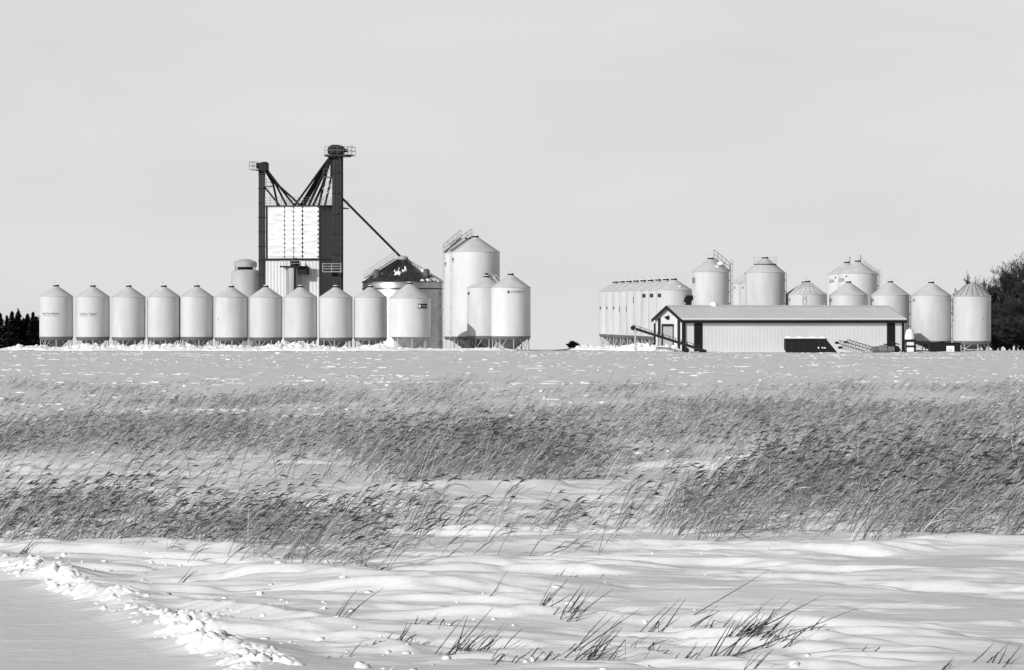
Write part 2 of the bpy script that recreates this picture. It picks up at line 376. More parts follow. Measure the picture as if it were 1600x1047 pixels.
def roof_rail(parent, az, R, ze, za, m, top=.5, hgt=.95, name='roof_stair'):
    """steps with two handrails running up the cone at angle az"""
    mb = MB(); c, s = math.sin(az), -math.cos(az); tx, ty = math.cos(az), math.sin(az)
    for q in (-.32, .32):
        lo = Vector((c*(R+.1)+tx*q, s*(R+.1)+ty*q, ze+.12)); hi = Vector((c*top+tx*q, s*top+ty*q, za+.14))
        mb.beam(lo, hi, .06, .14)
        for hh in (hgt, hgt*.5): mb.tube(lo+Vector((0, 0, hh)), hi+Vector((0, 0, hh)), .024, 4)
        for k in np.linspace(0, 1, 5):
            p = lo.lerp(hi, k); mb.tube(p, p+Vector((0, 0, hgt)), .022, 4)
    for k in np.linspace(.04, .96, 12):
        lo = Vector((c*(R+.1), s*(R+.1), ze+.14)); hi = Vector((c*top, s*top, za+.16)); p = lo.lerp(hi, k)
        mb.beam(p-Vector((tx, ty, 0))*.3, p+Vector((tx, ty, 0))*.3, .16, .03)
    return mb.build(name, m, parent)
def hopper_bin(label, group, px, D, Rpx, eave, apex, bottom, mw='bin', mr='roof', mh='hop', nleg=8, capr=.34, ring=True, dx=0, straight=False, braces=True, cat='grain bin', rod=True, lidm='black', name='grain_bin'):
    R = Rpx*D/F; X = XX(px, D); g = bz(X, D)-.15
    t = thing(name, label, cat, (X, D, g), 0, group)
    ze, za, zb = ZZ(eave, D)-g, ZZ(apex, D)-g, ZZ(bottom, D)-g
    b = MB().lathe([(R, zb), (R, ze)], 64); b.build('body', M[mw], t, True)
    rf = MB().lathe([(R-.02, ze-.06), (R+.05, ze-.03), (R+.05, ze), (capr, za), (capr*.9, za+.02)], 64); 
    ro = rf.build('roof', M[mr], t, True, 20)
    if lidm:
        ld = MB().lathe([(capr*.9, za), (capr*1.1, za+.02), (capr*1.1, za+.2), (capr*.8, za+.22)], 24).build('lid', M[lidm], t, True)
        MB().lathe([(capr*1.05, za+.205), (capr*.85, za+.27), (capr*.3, za+.29)], 20).build('snow_cap', M['chunk'], ld, True)
        if rod:
            a = random.uniform(-.5, .5)
            MB().tube((a*.4, -.1, za+.15), (a*.4+.12*random.uniform(-1, 1), -.1, za+.75), .016, 4).build('lid_handle', M['rail'], ld)
    if not straight:
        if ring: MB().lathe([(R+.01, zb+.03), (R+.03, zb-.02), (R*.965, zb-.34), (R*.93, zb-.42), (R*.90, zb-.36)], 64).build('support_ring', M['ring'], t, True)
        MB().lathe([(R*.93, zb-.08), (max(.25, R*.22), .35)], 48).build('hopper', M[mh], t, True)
        off = .2
        for i in range(nleg):
            a = 2*PI*(i+off)/nleg; rr = R*.93
            p = (rr*math.cos(a), rr*math.sin(a))
            MB().beam((p[0], p[1], -.2), (p[0], p[1], zb-.3), .10, .10).build('leg', M['leg'], t)
            if braces:
                a2 = 2*PI*(i+1+off)/nleg; am = (a+a2)/2; q = (rr*math.cos(a2), rr*math.sin(a2))
                mid = (.98*rr*math.cos(am), .98*rr*math.sin(am))
                if i % 2 == 0: MB().beam((mid[0], mid[1], zb-.42), (q[0], q[1], .35), .05, .05).build('brace', M['leg'], t)
                else: MB().beam((p[0], p[1], .35), (mid[0], mid[1], zb-.42), .05, .05).build('brace', M['leg'], t)
    t['_'] = 0; del t['_']
    return t, R, ze, za, zb

# the long row on the left
ROW = [88, 145, 201, 256, 307, 361, 415, 470, 525, 579]
RL = ['hopper bin with dark lettering at the left end of the row, beside spruces',
      'hopper bin with dark lettering, second in the row from the spruces',
      'plain hopper bin directly right of the two lettered bins in the row',
      'plain hopper bin, fourth in the long row counted from the spruces',
      'plain hopper bin just left of the bin with one dark spot',
      'hopper bin with one small dark spot, standing below the capped grey tank',
      'row bin standing in front of the left bucket leg of the elevator',
      'row bin standing in front of the round pipe and platform of the elevator',
      'row bin standing in front of the dark right bucket leg of the elevator',
      'row bin at the right end, in front of the big dark roofed bin']
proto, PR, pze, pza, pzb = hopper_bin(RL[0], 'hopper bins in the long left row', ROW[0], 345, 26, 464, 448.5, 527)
for i, px in enumerate(ROW):
    o = proto if i == 0 else copy_tree(proto)
    X = XX(px, 345); o.location = (X, 345+[0, .1, -.1, .2, .2, 0, .1, -.1, 0, .2][i], bz(X, 345)-.15+[.06, .02, 0, 0, .03, -.05, -.03, -.05, -.06, -.04][i]); o['label'] = RL[i]
    o.rotation_euler = (random.gauss(0, .005), random.gauss(0, .006), [0, 0, .4, -.7, .9, 0, .3, -.4, .6, -.2][i])
    o.name = 'grain_bin' if i == 0 else 'grain_bin.%03d' % i
rowobjs = sorted([o for o in COL.objects if o.name.startswith('grain_bin')], key=lambda o: o.location.x)
for o, a, b, sub in ((rowobjs[0], -.24, 'Grain FlowMaster', 'hopper bottom  feed bins'), (rowobjs[1], -.18, 'SeedStor Tanque', 'hopper bottom  seed bins')):
    text_on(o, b, .34, a, pzb+2.98, PR+.02, M['ink']); text_on(o, sub, .19, a, pzb+2.72, PR+.02, M['inkg'])
plate(rowobjs[5], 'dark_spot', -.78, pzb+2.4, .12, .16, PR, M['ink'])

# bin on skirt legs with the boxed logo
t, R, ze, za, zb = hopper_bin('white bin on pale legs with a boxed dark logo, right of the row', None, 640, 338, 33, 466, 444, 525, 'binw', 'roof', 'hopw', 8, .36, False, braces=False)
plate(t, 'logo_panel', .72, ze-1.0, 1.5, .58, R, M['ink'])
plate(t, 'logo_square', .52, ze-1.0, .34, .34, R+.012, M['tankw'])
text_on(t, 'Corral', .34, .82, ze-1.0, R+.05, M['tankw'])
MB().path([(R*.06, -.3, za+.1), (R*.06, -.3, za+.5)], .03).build('vent_post', M['black'], t)
mb = MB()
for i in range(8):                                   # skirt with arched openings between the legs
    a0 = 2*PI*(i+.2)/8
    for k in range(9):
        pass
mb.lathe([(R, zb-.12), (R+.02, zb+.02)], 64, cap=False).build('skirt', M['binw'], t, True)

# big galvanised bin with the dark roof
D = 372; X = XX(629.5, D); g = bz(X, D)-.2; R = 63*D/F
t = thing('steel_bin', 'big galvanised steel bin with dark conical roof and snow streaks, under the long spout', 'grain bin', (X, D, g))
ze, za = ZZ(441, D)-g, ZZ(406, D)-g
MB().lathe([(R, 0), (R, ze)], 96).build('body', M['galv'], t, True)
for z in (ze-.02, ZZ(451.5, D)-g): MB().lathe([(R+.01, z-.06), (R+.10, z-.04), (R+.10, z+.06), (R+.01, z+.08)], 96, cap=False).build('wind_ring', M['dark'], t, True)
rf = MB(); n = 40
prof = [(R+.12, ze), (.7, za)]
rf.lathe([(R+.14, ze-.05), (R+.14, ze+.02), (.75, za), (.7, za+.02)], 96)
ro = rf.build('roof', M['galvroof'], t, True, 20)
rb = MB()
for i in range(n):
    a = 2*PI*i/n; c, s = math.cos(a), math.sin(a); rb.beam((c*(R+.1), s*(R+.1), ze+.07), (c*.8, s*.8, za+.05), .05, .08)
rb.build('roof_rib', M['galvroof'], ro)
MB().lathe([(.75, za-.05), (.75, za+.35), (.5, za+.5), (.2, za+.55)], 24).build('roof_collar', M['conc'], t, True)
def cone_patch(parent, a0, a1, k0, k1, seed):
    mb = MB(); vs = []; fs = []; na, nk = 10, 8
    for lay in (0, 1):
        for i in range(na+1):
            for j in range(nk+1):
                u, v = i/na, j/nk
                e = (.5-abs(u-.5))*2; e2 = (.5-abs(v-.5))*2
                wv = .18*math.sin(7*u+seed*3+5*v)*(1-v*.4)
                a = a0+(a1-a0)*(.5+(u-.5)*(1+wv)); k = k0+(k1-k0)*(v+.10*math.sin(9*u+seed))
                rr = (R+.12)*(1-k)+.75*k; z = ze+(za-ze)*k+.03
                if lay: z += .13*min(1, 4*e)*min(1, 4*e2)
                vs.append((rr*math.sin(a), -rr*math.cos(a), z))
    q = (na+1)*(nk+1)
    for i in range(na):
        for j in range(nk):
            b = i*(nk+1)+j; fs.append((q+b, q+b+nk+1, q+b+nk+2, q+b+1))
    return mb.add(vs, fs).build('snow_patch', M['chunk'], parent, True, 60)
for j, (a0, a1, k0, k1) in enumerate(((1.05, 1.62, .02, .30), (1.2, 1.7, .28, .62), (1.1, 1.6, .6, .97), (-.25, -.03, .30, .44), (.12, .2, .46, .68), (-.16, -.12, .44, .6), (.0, .1, .44, .5),
                                      (-.95, -.78, .26, .38), (-1.75, -1.3, .02, .2), (.68, .82, .02, .1), (.5, .6, .02, .07), (.9, 1.0, .3, .48), (-.32, -.27, .42, .5))):
    cone_patch(ro, a0, a1, k0, k1, j)
st = roof_rail(t, -1.15, R, ze+.35, za, M['railp'], 1.2, .9)
MB().lathe([(.5, ze+.5), (.5, ze+1.5), (.2, ze+1.75)], 16, -R*.62, -R*.5).build('roof_vent', M['rail'], t, True)
MB().lathe([(.45, ze+.7), (.45, ze+1.6), (.2, ze+1.8)], 16, R*.60, -R*.5).build('roof_vent', M['rail'], t, True)
ladder(t, 1.2, R, .5, ze, M['rail'])

# tall white pair and the two bins beside it
tall = []
t, R, ze, za, zb = hopper_bin('front one of the two tall white bins left of centre', 'tall white bins left of the centre', 743, 350, 38, 394, 371, 526, 'binw', 'roof', 'hopw', 8, .40, braces=False)
roof_rail(t, -1.35, R, ze, za, M['rail']); ladder(t, -1.5, R, 1.5, ze+1.0, M['leg'])
text_on(t, 'M', .9, -1.18, ze-1.1, R+.03, M['ink'])
MB().lathe([(.2, ze-3.0), (.2, ze-2.8)], 8, R*.45, -R*.9-.05).build('level_eye', M['ink'], t)
t, R, ze, za, zb = hopper_bin('rear one of the two tall white bins left of centre, mostly hidden', 'tall white bins left of the centre', 731.5, 358, 37.5, 396, 374, 526, 'binw', 'roof', 'hopw', 8, .40, braces=False)
roof_rail(t, -1.25, R, ze, za, M['rail'], 1.0, 1.1); ladder(t, -1.48, R, 1.5, ze+1.2, M['leg'])
text_on(t, 'M', .9, -1.22, ze-1.5, R+.03, M['ink'])
t, R, ze, za, zb = hopper_bin('hopper bin overlapped by the lettered bin right of the two tall ones', None, 760, 345, 30, 449.5, 433.5, 525, 'bin')
plate(t, 'logo_panel', -1.15, ze-.75, .5, .32, R, M['ink'])
roof_rail(t, .95, R, ze, za, M['railp'], 1.2, .3)
t, R, ze, za, zb = hopper_bin('hopper bin with small lettering near its eave, rightmost of the left group', None, 798, 338, 31, 449.5, 430, 525.5, 'binw', 'roof', 'hop', 8, .36)
text_on(t, 'LOWEBOX', .42, .33, ze-.55, R+.03, M['inkg'], 'lettering'); plate(t, 'logo_mark', -.12, ze-.58, .2, .3, R, M['ink'])

# receding row
dx, dy = -.79, 4.95; x0, y0 = XX(1053, 360), 360
RR = ['nearest bin of the receding row, whole roof in view above the barn gable'] + \
     ['pale bin of the receding row, ' + s for s in
      ('just behind the one whose roof shows whole', 'third from the barn, dark panel at the eave', 'fourth from the barn, tall dark strip high up', 'middle one of the nine', 'sixth from the barn, tall dark strip low', 'third from its far left end', 'second from its far left end')] + \
     ['farthest bin of the receding row, at its left end above the snow bank']
GR = 'pale bins in the receding row left of the barn'
proto2, R2, ze2, za2, zb2 = hopper_bin(RR[0], GR, 1053, 360, 28.2, 453, 437.5, 526.5, 'bin', 'roof', 'hop', 8, .38)
zg0 = proto2.location.z; recede = []
for i in range(9):
    o = proto2 if i == 0 else copy_tree(proto2)
    o.location = (x0+dx*i, y0+dy*i, zg0+.02*i); o['label'] = RR[i]; recede.append(o)
for i, o in enumerate(recede):
    if 0 <= i <= 2: plate(o, 'logo_panel', -1.0, ze2-.75, .75, .5, R2, M['ink'])
    elif i >= 6: plate(o, 'logo_panel', -1.2, ze2-2.4, .35, .4, R2, M['ink'])
    elif i in (3, 4, 5): plate(o, 'sight_panel', -1.42, ze2-(1.3 if i == 3 else 2.6), .3, .9, R2, M['ink'])
    if i == 0: MB().box(.45, .8, -R2*.72, -R2*.72+.3, ze2+.25, ze2+.55).build('roof_hatch', M['tankw'], o)

# tall bins behind the barn
t, R, ze, za, zb = hopper_bin('tall white bin with caged ladder on its right side, behind the barn', None, 1110, 378, 29, 425, 405, 530, 'binw', 'roof', 'hopw', 8, .38)
roof_rail(t, 1.35, R, ze, za, M['rail'], .5, 1.2); ladder(t, 1.45, R, 1, ze+1.2, M['rail'], True)
MB().box(.55, 1.05, -R*.62, -R*.62+.4, ze+.35, ze+.85).build('roof_hatch', M['tankw'], t, bevel=.05)
MB().lathe([(.5, ze+1.0), (.5, ze+1.35), (.1, ze+1.5)], 16, R*.55, -R*.25).build('roof_vent', M['tankw'], t, True)
plate(t, 'logo_panel', -1.2, ze-1.2, .9, .8, R, M['inkg'])
for k in (0, 1.3, 2.9, 5.4): plate(t, 'level_eye', -1.1, ze-.6-k, .1, .12, R, M['ink'])
t, R, ze, za, zb = hopper_bin('tall pale bin with a small railed ring platform around its peak', None, 1195.5, 376, 31, 426, 404, 530, 'bin', 'roof', 'hop', 8, .42)
mb = MB(); rr = R*.5; zz = ze+(za-ze)*.58
mb.lathe([(rr-.1, zz), (rr+.28, zz), (rr+.28, zz+.07), (rr-.1, zz+.07)], 32, cap=False)
mb.build('ring_platform', M['rail'], t)
mb = MB()
for k in range(12):
    a = 2*PI*k/12; mb.tube((math.cos(a)*(rr+.25), math.sin(a)*(rr+.25), zz), (math.cos(a)*(rr+.25), math.sin(a)*(rr+.25), zz+1.0), .02, 4)
for hh in (.5, 1.0): mb.path([((rr+.25)*math.cos(a), (rr+.25)*math.sin(a), zz+hh) for a in np.linspace(0, 2*PI, 25)], .016, 4)
mb.build('platform_railing', M['railp'], t)
ladder(t, 1.5, R, 1, ze, M['rail'])
for px, lab in ((1180, 'low pale bin half hidden behind the tall bin with the ring platform'), (1167, 'low pale bin in the gap directly right of the caged ladder')):
    t, R, ze, za, zb = hopper_bin(lab, 'low bins in the gap between the tall bins', px, 402 if px > 1170 else 407, 25, 443.5, 428, 528, 'bin')
    plate(t, 'logo_panel', -.95, ze-.6, .3, .3, R, M['inkg'])
t, R, ze, za, zb = hopper_bin('bin hidden behind the front ladder bin, only its left roof slope showing', None, 1256.5, 377, 29, 459.5, 442, 530, 'bin')
t, R, ze, za, zb = hopper_bin('pale bin with a ladder up its front, right of the ring platform bin', 'pale bins behind the barn roof', 1262, 366, 30, 460.5, 441, 531, 'bin')
ladder(t, -.28, R, 1.5, ze, M['railp'])
mb = MB()
for k in range(20):
    a = 2*PI*k/20; mb.beam((math.cos(a)*R, math.sin(a)*R, ze+.03), (math.cos(a)*.5, math.sin(a)*.5, za), .04, .06)
mb.build('roof_rib', M['roof'], t); plate(t, 'logo_panel', -1.3, ze-.7, .5, .35, R, M['inkg'])
t, R, ze, za, zb = hopper_bin('pale bin in front of the two tall white lettered bins', 'pale bins behind the barn roof', 1326, 366, 30, 461, 442, 531, 'bin')
plate(t, 'logo_panel', -1.25, ze-.7, .5, .35, R, M['inkg'])
t, R, ze, za, zb = hopper_bin('pale bin rising behind the right end of the barn roof', 'pale bins behind the barn roof', 1391, 366, 30, 461, 441.5, 531, 'bin')
plate(t, 'logo_panel', -1.25, ze-.7, .5, .35, R, M['inkg']); ladder(t, 1.5, R, 1, ze, M['rail'])
for px, D, e, a, lab in ((1340, 402, 427.5, 409, 'tall white lettered bin in front of its twin, ladder down its right edge'), (1323, 410, 429.5, 411, 'tall white lettered bin at the back, mostly hidden behind its twin')):
    t, R, ze, za, zb = hopper_bin(lab, 'tall white lettered bins at the back', px, D, 31, e, a, 530, 'binw', 'roof', 'hopw', 8, .40)
    text_on(t, 'DSK', .75, -.98 if px < 1330 else -1.05, ze-1.0, R+.03, M['ink'])
    plate(t, 'level_eye', -.72, ze-.45, .22, .22, R, M['ink'])
    MB().tube((.45, 0, za), (.5, 0, za+1.0), .05, 5).build('vent_post', M['black'], t)
    if px > 1330:
        ladder(t, 1.42, R, 1, ze, M['rail'], True); roof_rail(t, 1.3, R, ze, za, M['railp'], .6, .4)
t, R, ze, za, zb = hopper_bin('large pale hopper bin with a capped peak, behind the low black shed', None, 1455, 350, 31, 462, 442.5, 533, 'bin')
ladder(t, 1.45, R, .8, ze-.3, M['leg']); plate(t, 'logo_panel', -1.2, ze-.6, .45, .35, R, M['inkg'])
t, R, ze, za, zb = hopper_bin('hopper bin with a darker ribbed roof, beside the bare trees', None, 1519, 348, 29, 463, 446, 533, 'bin', 'conc', 'hop', 8, .95, lidm=None)
mb = MB()
for k in range(18):
    a = 2*PI*k/18; mb.beam((math.cos(a)*R, math.sin(a)*R, ze+.03), (math.cos(a)*.95, math.sin(a)*.95, za+.02), .06, .1)
mb.build('roof_rib', M['ring'], t); plate(t, 'dark_spot', .45, zb+2.9, .1, .12, R, M['ink'])
MB().lathe([(.95, za-.05), (.9, za+.1), (.3, za+.25)], 20).build('lid', M['conc'], t, True)

# grey tank with a raised dome cap, left of the elevator
D = 386; X = XX(383.5, D); g = bz(X, D)-.3; R = 22*D/F
t = thing('storage_tank', 'grey round tank with a raised domed cap on short posts, left of the elevator', 'tank', (X, D, g))
z = lambda y: ZZ(y, D)-g
MB().lathe([(R, 0), (R, z(426)), (R*.93, z(423)), (R*.72, z(421.5)), (.2, z(421))], 48).build('body', M['conc'], t, True)
for k in range(8):
    a = 2*PI*k/8; MB().tube((math.cos(a)*R*.68, math.sin(a)*R*.68, z(422)), (math.cos(a)*R*.68, math.sin(a)*R*.68, z(416.5)), .07, 6).build('post', M['dark'], t)
MB().lathe([(R*.5, z(421.4)), (R*.5, z(418))], 24).build('gap_core', M['black'], t, True)  # black core filling the dark gap under the cap
MB().lathe([(R*.70, z(417.6)), (R*.81, z(417.4)), (R*.82, z(410.5)), (R*.7, z(408.5)), (R*.35, z(405.5)), (.05, z(404.5))], 40).build('dome_cap', M['conc'], t, True)

# ------------------------------------------------------------------ grain elevator
D = 370; th = math.radians(-9)
Xc = XX(500, D); g = bz(Xc, D)-.3
el = thing('grain_elevator', 'tall grain elevator with white upper box, shaded right wall, two legs and fanned spouts', 'grain elevator', (Xc, D, g), th)
z = lambda y: ZZ(y, D)-g
PXM = F/D
def ex(px, y=0.):                                  # along the front wall, from its right corner
    t_ = (px-800)/F; c_, s_ = math.cos(th), math.sin(th)
    return (t_*D+t_*y*c_-Xc+y*s_)/(c_-t_*s_)
BW = -ex(417); LW = -ex(413); DEP = 11.0
MB().box(-BW, 0, 0, DEP, z(404), z(322)).build('upper_bin_box', M['sheet'], el)
MB().box(-LW, .05, .06, DEP, 0, z(406)).build('work_house', M['house'], el)
MB().box(.052, .16, -.05, DEP+.05, 0, z(321)).build('side_wall', M['shadeside'], el)
MB().box(-LW-.1, .3, -.18, DEP+.1, z(406.3), z(403.6)).build('girder', M['black'], el)
for xx in (-BW-.12, -.13): MB().box(xx, xx+.2, -.12, .1, z(403.5), z(321.5)).build('corner_post', M['black'], el)
MB().box(-LW-.1, -LW+.08, -.1, .1, 0, z(406.5)).build('corner_post', M['black'], el)
MB().box(-.1, .18, -.1, .05, 0, z(406.5)).build('corner_post', M['black'], el)
mb = MB()
for px in (444.5, 458.5, 472.5):
    k = z(403); x = ex(px)
    mb.box(x-.03, x+.03, -.045, -.003, z(403), z(322.2))
mb.build('panel_seam', M['conc'], el)
mb = MB()
for px, p in ((444.5, .3), (458.5, .25), (472.5, .9), (497, .35)):
    k = z(402); x = ex(px)
    while k < z(323): mb.box(x-.05-.04*p, x+.05+.04*p, -.08, -.046, k, k+.22*p+.12); k += .62
mb.build('bolt_strip', M['dark'], el)
mb = MB()
for i in range(12):
    zz = z(403)+(z(322)-z(403))*(i+.5)/12; mb.box(-BW+.1, -.15, -.022, -.002, zz-.02, zz+.02)
mb.build('sheet_lap', M['sheet'], el)
MB().box(-BW-.3, 1.7, -.25, DEP, z(322)+.002, z(320.6)).build('deck', M['dark'], el)
for yy in (-.2, DEP-.3):
    mb = MB()
    for hh in (.38, .75, 1.12): mb.tube((-BW-.25, yy, z(321)+hh), (1.65, yy, z(321)+hh), .028, 4)
    for k in np.linspace(-BW-.25, 1.65, 13): mb.tube((k, yy, z(321)), (k, yy, z(321)+1.12), .03, 4)
    mb.build('deck_railing', M['rail'], el)
# left bucket leg
def lx(px, y=0.): return ex(px, y)
a0, a1 = lx(405.2, 1.6), lx(413.2, 1.6)
lg = MB().box(a0, a1, 1.2, 2.1, 0, z(265)).build('bucket_leg', M['dark'], el)
for k in range(9): MB().box(a0-.06, a1+.06, 1.14, 2.16, z(270)-2*k-.1, z(270)-2*k).build('leg_flange', M['black'], lg)
MB().prism([(lx(406, 1.6), z(268)), (lx(416, 1.6), z(268)), (lx(418.5, 1.6), z(265)), (lx(418.5, 1.6), z(253)), (lx(416, 1.6), z(251)), (lx(409, 1.6), z(252)), (lx(405, 1.6), z(258))], .95, 2.3).build('leg_head', M['black'], lg, bevel=.06)
MB().box(lx(401, 1.6), lx(409, 1.6), .6, 2.5, z(265.2), z(264)).build('head_platform', M['dark'], lg)
MB().box(lx(402, 1.6), lx(407, 1.6), .9, 1.5, z(262), z(253)).build('motor', M['black'], lg, bevel=.1)
mb = MB()
for yy in (.6, 2.5):
    for y in (251.5, 257.5, 263.8): mb.tube((lx(392.5, 1.6), yy, z(y)), (lx(404, 1.6), yy, z(y)), .035, 4)
    for x in (392.5, 400): mb.tube((lx(x, 1.6), yy, z(251.5)), (lx(x, 1.6), yy, z(263.8)), .035, 4)
for y in (251.5, 257.5, 263.8): mb.tube((lx(392.5, 1.6), .6, z(y)), (lx(392.5, 1.6), 2.5, z(y)), .035, 4)
mb.build('head_railing', M['rail'], lg)
mb = MB().box(lx(414, 1.6), lx(426.5, 1.6), 1.0, 2.3, z(290.3), z(289))
for y in (284, 279): mb.tube((lx(414, 1.6), 1.0, z(y)), (lx(420 if y < 280 else 425, 1.6), 1.0, z(y)), .03, 4)
for x in (414.5, 418, 425): mb.tube((lx(x, 1.6), 1.0, z(290)), (lx(x, 1.6), 1.0, z(283 if x > 420 else 278)), .03, 4)
mb.tube((lx(414, 1.6), 1.2, z(300)), (lx(425, 1.6), 1.2, z(290)), .04, 4)
mb.build('landing', M['rail'], lg)
# right bucket leg
b0, b1 = lx(520), lx(529.5)
rg = MB().box(b0, b1, -.4, 1.0, 0, z(245)).box(b0+.35, b1-.35, -.46, -.401, 0, z(245)).build('bucket_leg', M['dark'], el)
MB().tube((lx(534), .1, 0), (lx(534), .1, z(245)), .19, 10).build('ladder_column', M['black'], rg)
ca = MB()
for k in range(28): ca.beam((lx(530), .1, 2+k*.95), (lx(534), .1, 2+k*.95), .06, .06)
for k in range(9): ca.box(b0-.05, b1+.05, -.5, 1.06, 2.2+k*2.8, 2.3+k*2.8)
ca.build('leg_flange', M['black'], rg)
MB().box(lx(510), lx(545), -1.2, 1.7, z(245.2), z(242.5)).build('head_platform', M['dark'], rg)
MB().box(lx(544), lx(552), -.9, 1.0, z(244.2), z(242.8)).build('head_platform', M['black'], rg)
mb = MB(); n = 14
poly = [(lx(513), z(241)), (lx(536), z(241)), (lx(536.5), z(231)), (lx(534), z(228)), (lx(529), z(226.8)), (lx(520), z(226.8)), (lx(516), z(228.5)), (lx(513), z(232))]
mb.prism(poly, -.5, 1.1).build('leg_head', M['black'], rg, bevel=.08)
MB().box(lx(512.6), lx(536.8), -.58, -.501, z(235.3), z(234)).build('head_band', M['rail'], rg)
MB().tube((lx(536), .1, z(236)), (lx(542), .1, z(236)), .25, 10).build('motor', M['black'], rg)
mb = MB()
for yy in (-1.2, 1.7):
    for y in (230, 236.5): mb.tube((lx(511), yy, z(y)), (lx(551.5), yy, z(y)), .035, 4)
    for x in (511, 520, 530, 540, 546, 551.5): mb.tube((lx(x), yy, z(230)), (lx(x), yy, z(243)), .035, 4)
for y in (230, 236.5): mb.tube((lx(551.5), -1.2, z(y)), (lx(551.5), 1.7, z(y)), .035, 4)
mb.tube((lx(549), .5, z(230)), (lx(549), .5, z(222)), .02, 4)
mb.build('head_railing', M['rail'], rg)
mb = MB().box(lx(506), lx(519), -.3, 1.0, z(277.5), z(276.4))
for y in (264.5, 270): mb.tube((lx(506), -.3, z(y)), (lx(519), -.3, z(y)), .03, 4)
for x in (506, 512, 517): mb.tube((lx(x), -.3, z(264.5)), (lx(x), -.3, z(277)), .03, 4)
mb.build('landing', M['rail'], rg)
mb = MB()
for a, b in (((503, 304), (519, 284)), ((503, 296), (519, 276)), ((503, 312), (518, 292))): mb.tube((lx(a[0]), .3, z(a[1])), (lx(b[0]), .3, z(b[1])), .05, 5)
mb.build('bracing', M['railp'], rg)
mb = MB().box(lx(507.5), lx(537), -1.5, -.47, z(425.5), z(424.6))
for y in (412.5, 416.5, 420.5): mb.tube((lx(507.5), -1.5, z(y)), (lx(537), -1.5, z(y)), .04, 4)
for x in (508, 522, 536.5): mb.tube((lx(x), -1.5, z(411.5)), (lx(x), -1.5, z(425)), .04, 4)
mb.build('landing', M['railp'], rg)
# spouts
def spout(pts, r):
    mb = MB(); P = [Vector((lx(p[0], p[2]), p[2], z(p[1]))) for p in pts]
    for a, b in zip(P[:-1], P[1:]): mb.tube(a, b, r, 8)
    mb.build('spout', M['black'], el, True)
spout([(413.8, 291, 1.6), (438, 321, 2.0)], .13)
spout([(416.5, 268, 1.6), (427, 286, 2.2), (434.5, 321, 3.5)], .15)
spout([(417, 266, 1.6), (431, 286, 2.6), (449, 321, 4.5)], .15)
spout([(417.5, 265, 1.5), (432, 284, 2.2), (461.5, 321, 4)], .15)
spout([(418, 265, 1.4), (437, 290, 1.5), (464.5, 315, 1.6), (468, 321, 1.6)], .15)
for i, (px, yy, r) in enumerate(((460, 1.4, .16), (469, 2.4, .19), (474, 3.4, .22), (482, 1.3, .20), (490, 4.5, .18), (498, 2.5, .17), (507.5, 1.5, .15))):
    sx = 515.5+i*.4
    if i < 4: spout([(sx, 246, .3), (sx-3-(3-i)*1.2, 254, .5), (px, 321, yy)], r)
    elif i < 6: spout([(sx, 246, .3), (511-i*.1, 268, .7), (503.5+(i-4)*2, 290, 1.0), (px-1.5+1.5*(i-4), 321, yy)], r)
    else: spout([(518, 247, .3), (517.5, 275, .6), (515, 290, .8), (px, 321, yy)], r)
# long spout to the big bin
tgt = Vector((XX(628.5, 372), 372, ZZ(404, 372)))
loc = el.matrix_world
import mathutils
Minv = (mathutils.Matrix.Translation(el.location) @ mathutils.Matrix.Rotation(th, 4, 'Z')).inverted()
q = Minv @ tgt; p = Vector((lx(534), .1, z(309.5)))
MB().tube(p, q, .17, 8).build('long_spout', M['black'], el, True)
MB().lathe([(.36, q.z-.35), (.36, q.z+.15), (.2, q.z+.4)], 12, q.x, q.y).build('spout_boot', M['railp'], el, True)
# cyclone with its platform on the front wall
cx = lx(461); cyy = -1.1
cy_ = MB().lathe([(.85, 0), (.85, z(419))], 32, cx, cyy).build('cyclone', M['conc'], el, True)
MB().box(lx(443), lx(482), -2.1, -.1, z(418), z(415.8)).build('cyclone_platform', M['black'], cy_)
MB().lathe([(.62, z(415.7)), (.68, z(409)), (.62, z(406)), (.3, z(403.5))], 20, lx(464), -1.1).build('cyclone_head', M['black'], cy_, True)
MB().box(lx(470.5), lx(483.5), -1.6, -.1, z(429), z(418.1)).build('fan_box', M['black'], cy_)
mb = MB()
for y in (408, 412): mb.tube((lx(444), -2.05, z(y)), (lx(482), -2.05, z(y)), .03, 4)
for x in (444, 452, 474, 482): mb.tube((lx(x), -2.05, z(407)), (lx(x), -2.05, z(416)), .035, 4)
mb.build('platform_railing', M['railp'], cy_)
MB().box(lx(475), lx(482), -1.9, -1.6, z(415.7), z(409)).build('control_box', M['tankw'], cy_)
MB().tube((lx(466), -2.0, z(419)), (lx(466), -2.0, 0), .14, 8).build('down_pipe', M['black'], cy_)
ladder_mb = MB()
for q_ in (452.2, 453.6): ladder_mb.tube((lx(q_), -2.0, 0), (lx(q_), -2.0, z(418)), .03, 4)
ladder_mb.build('ladder', M['rail'], cy_)

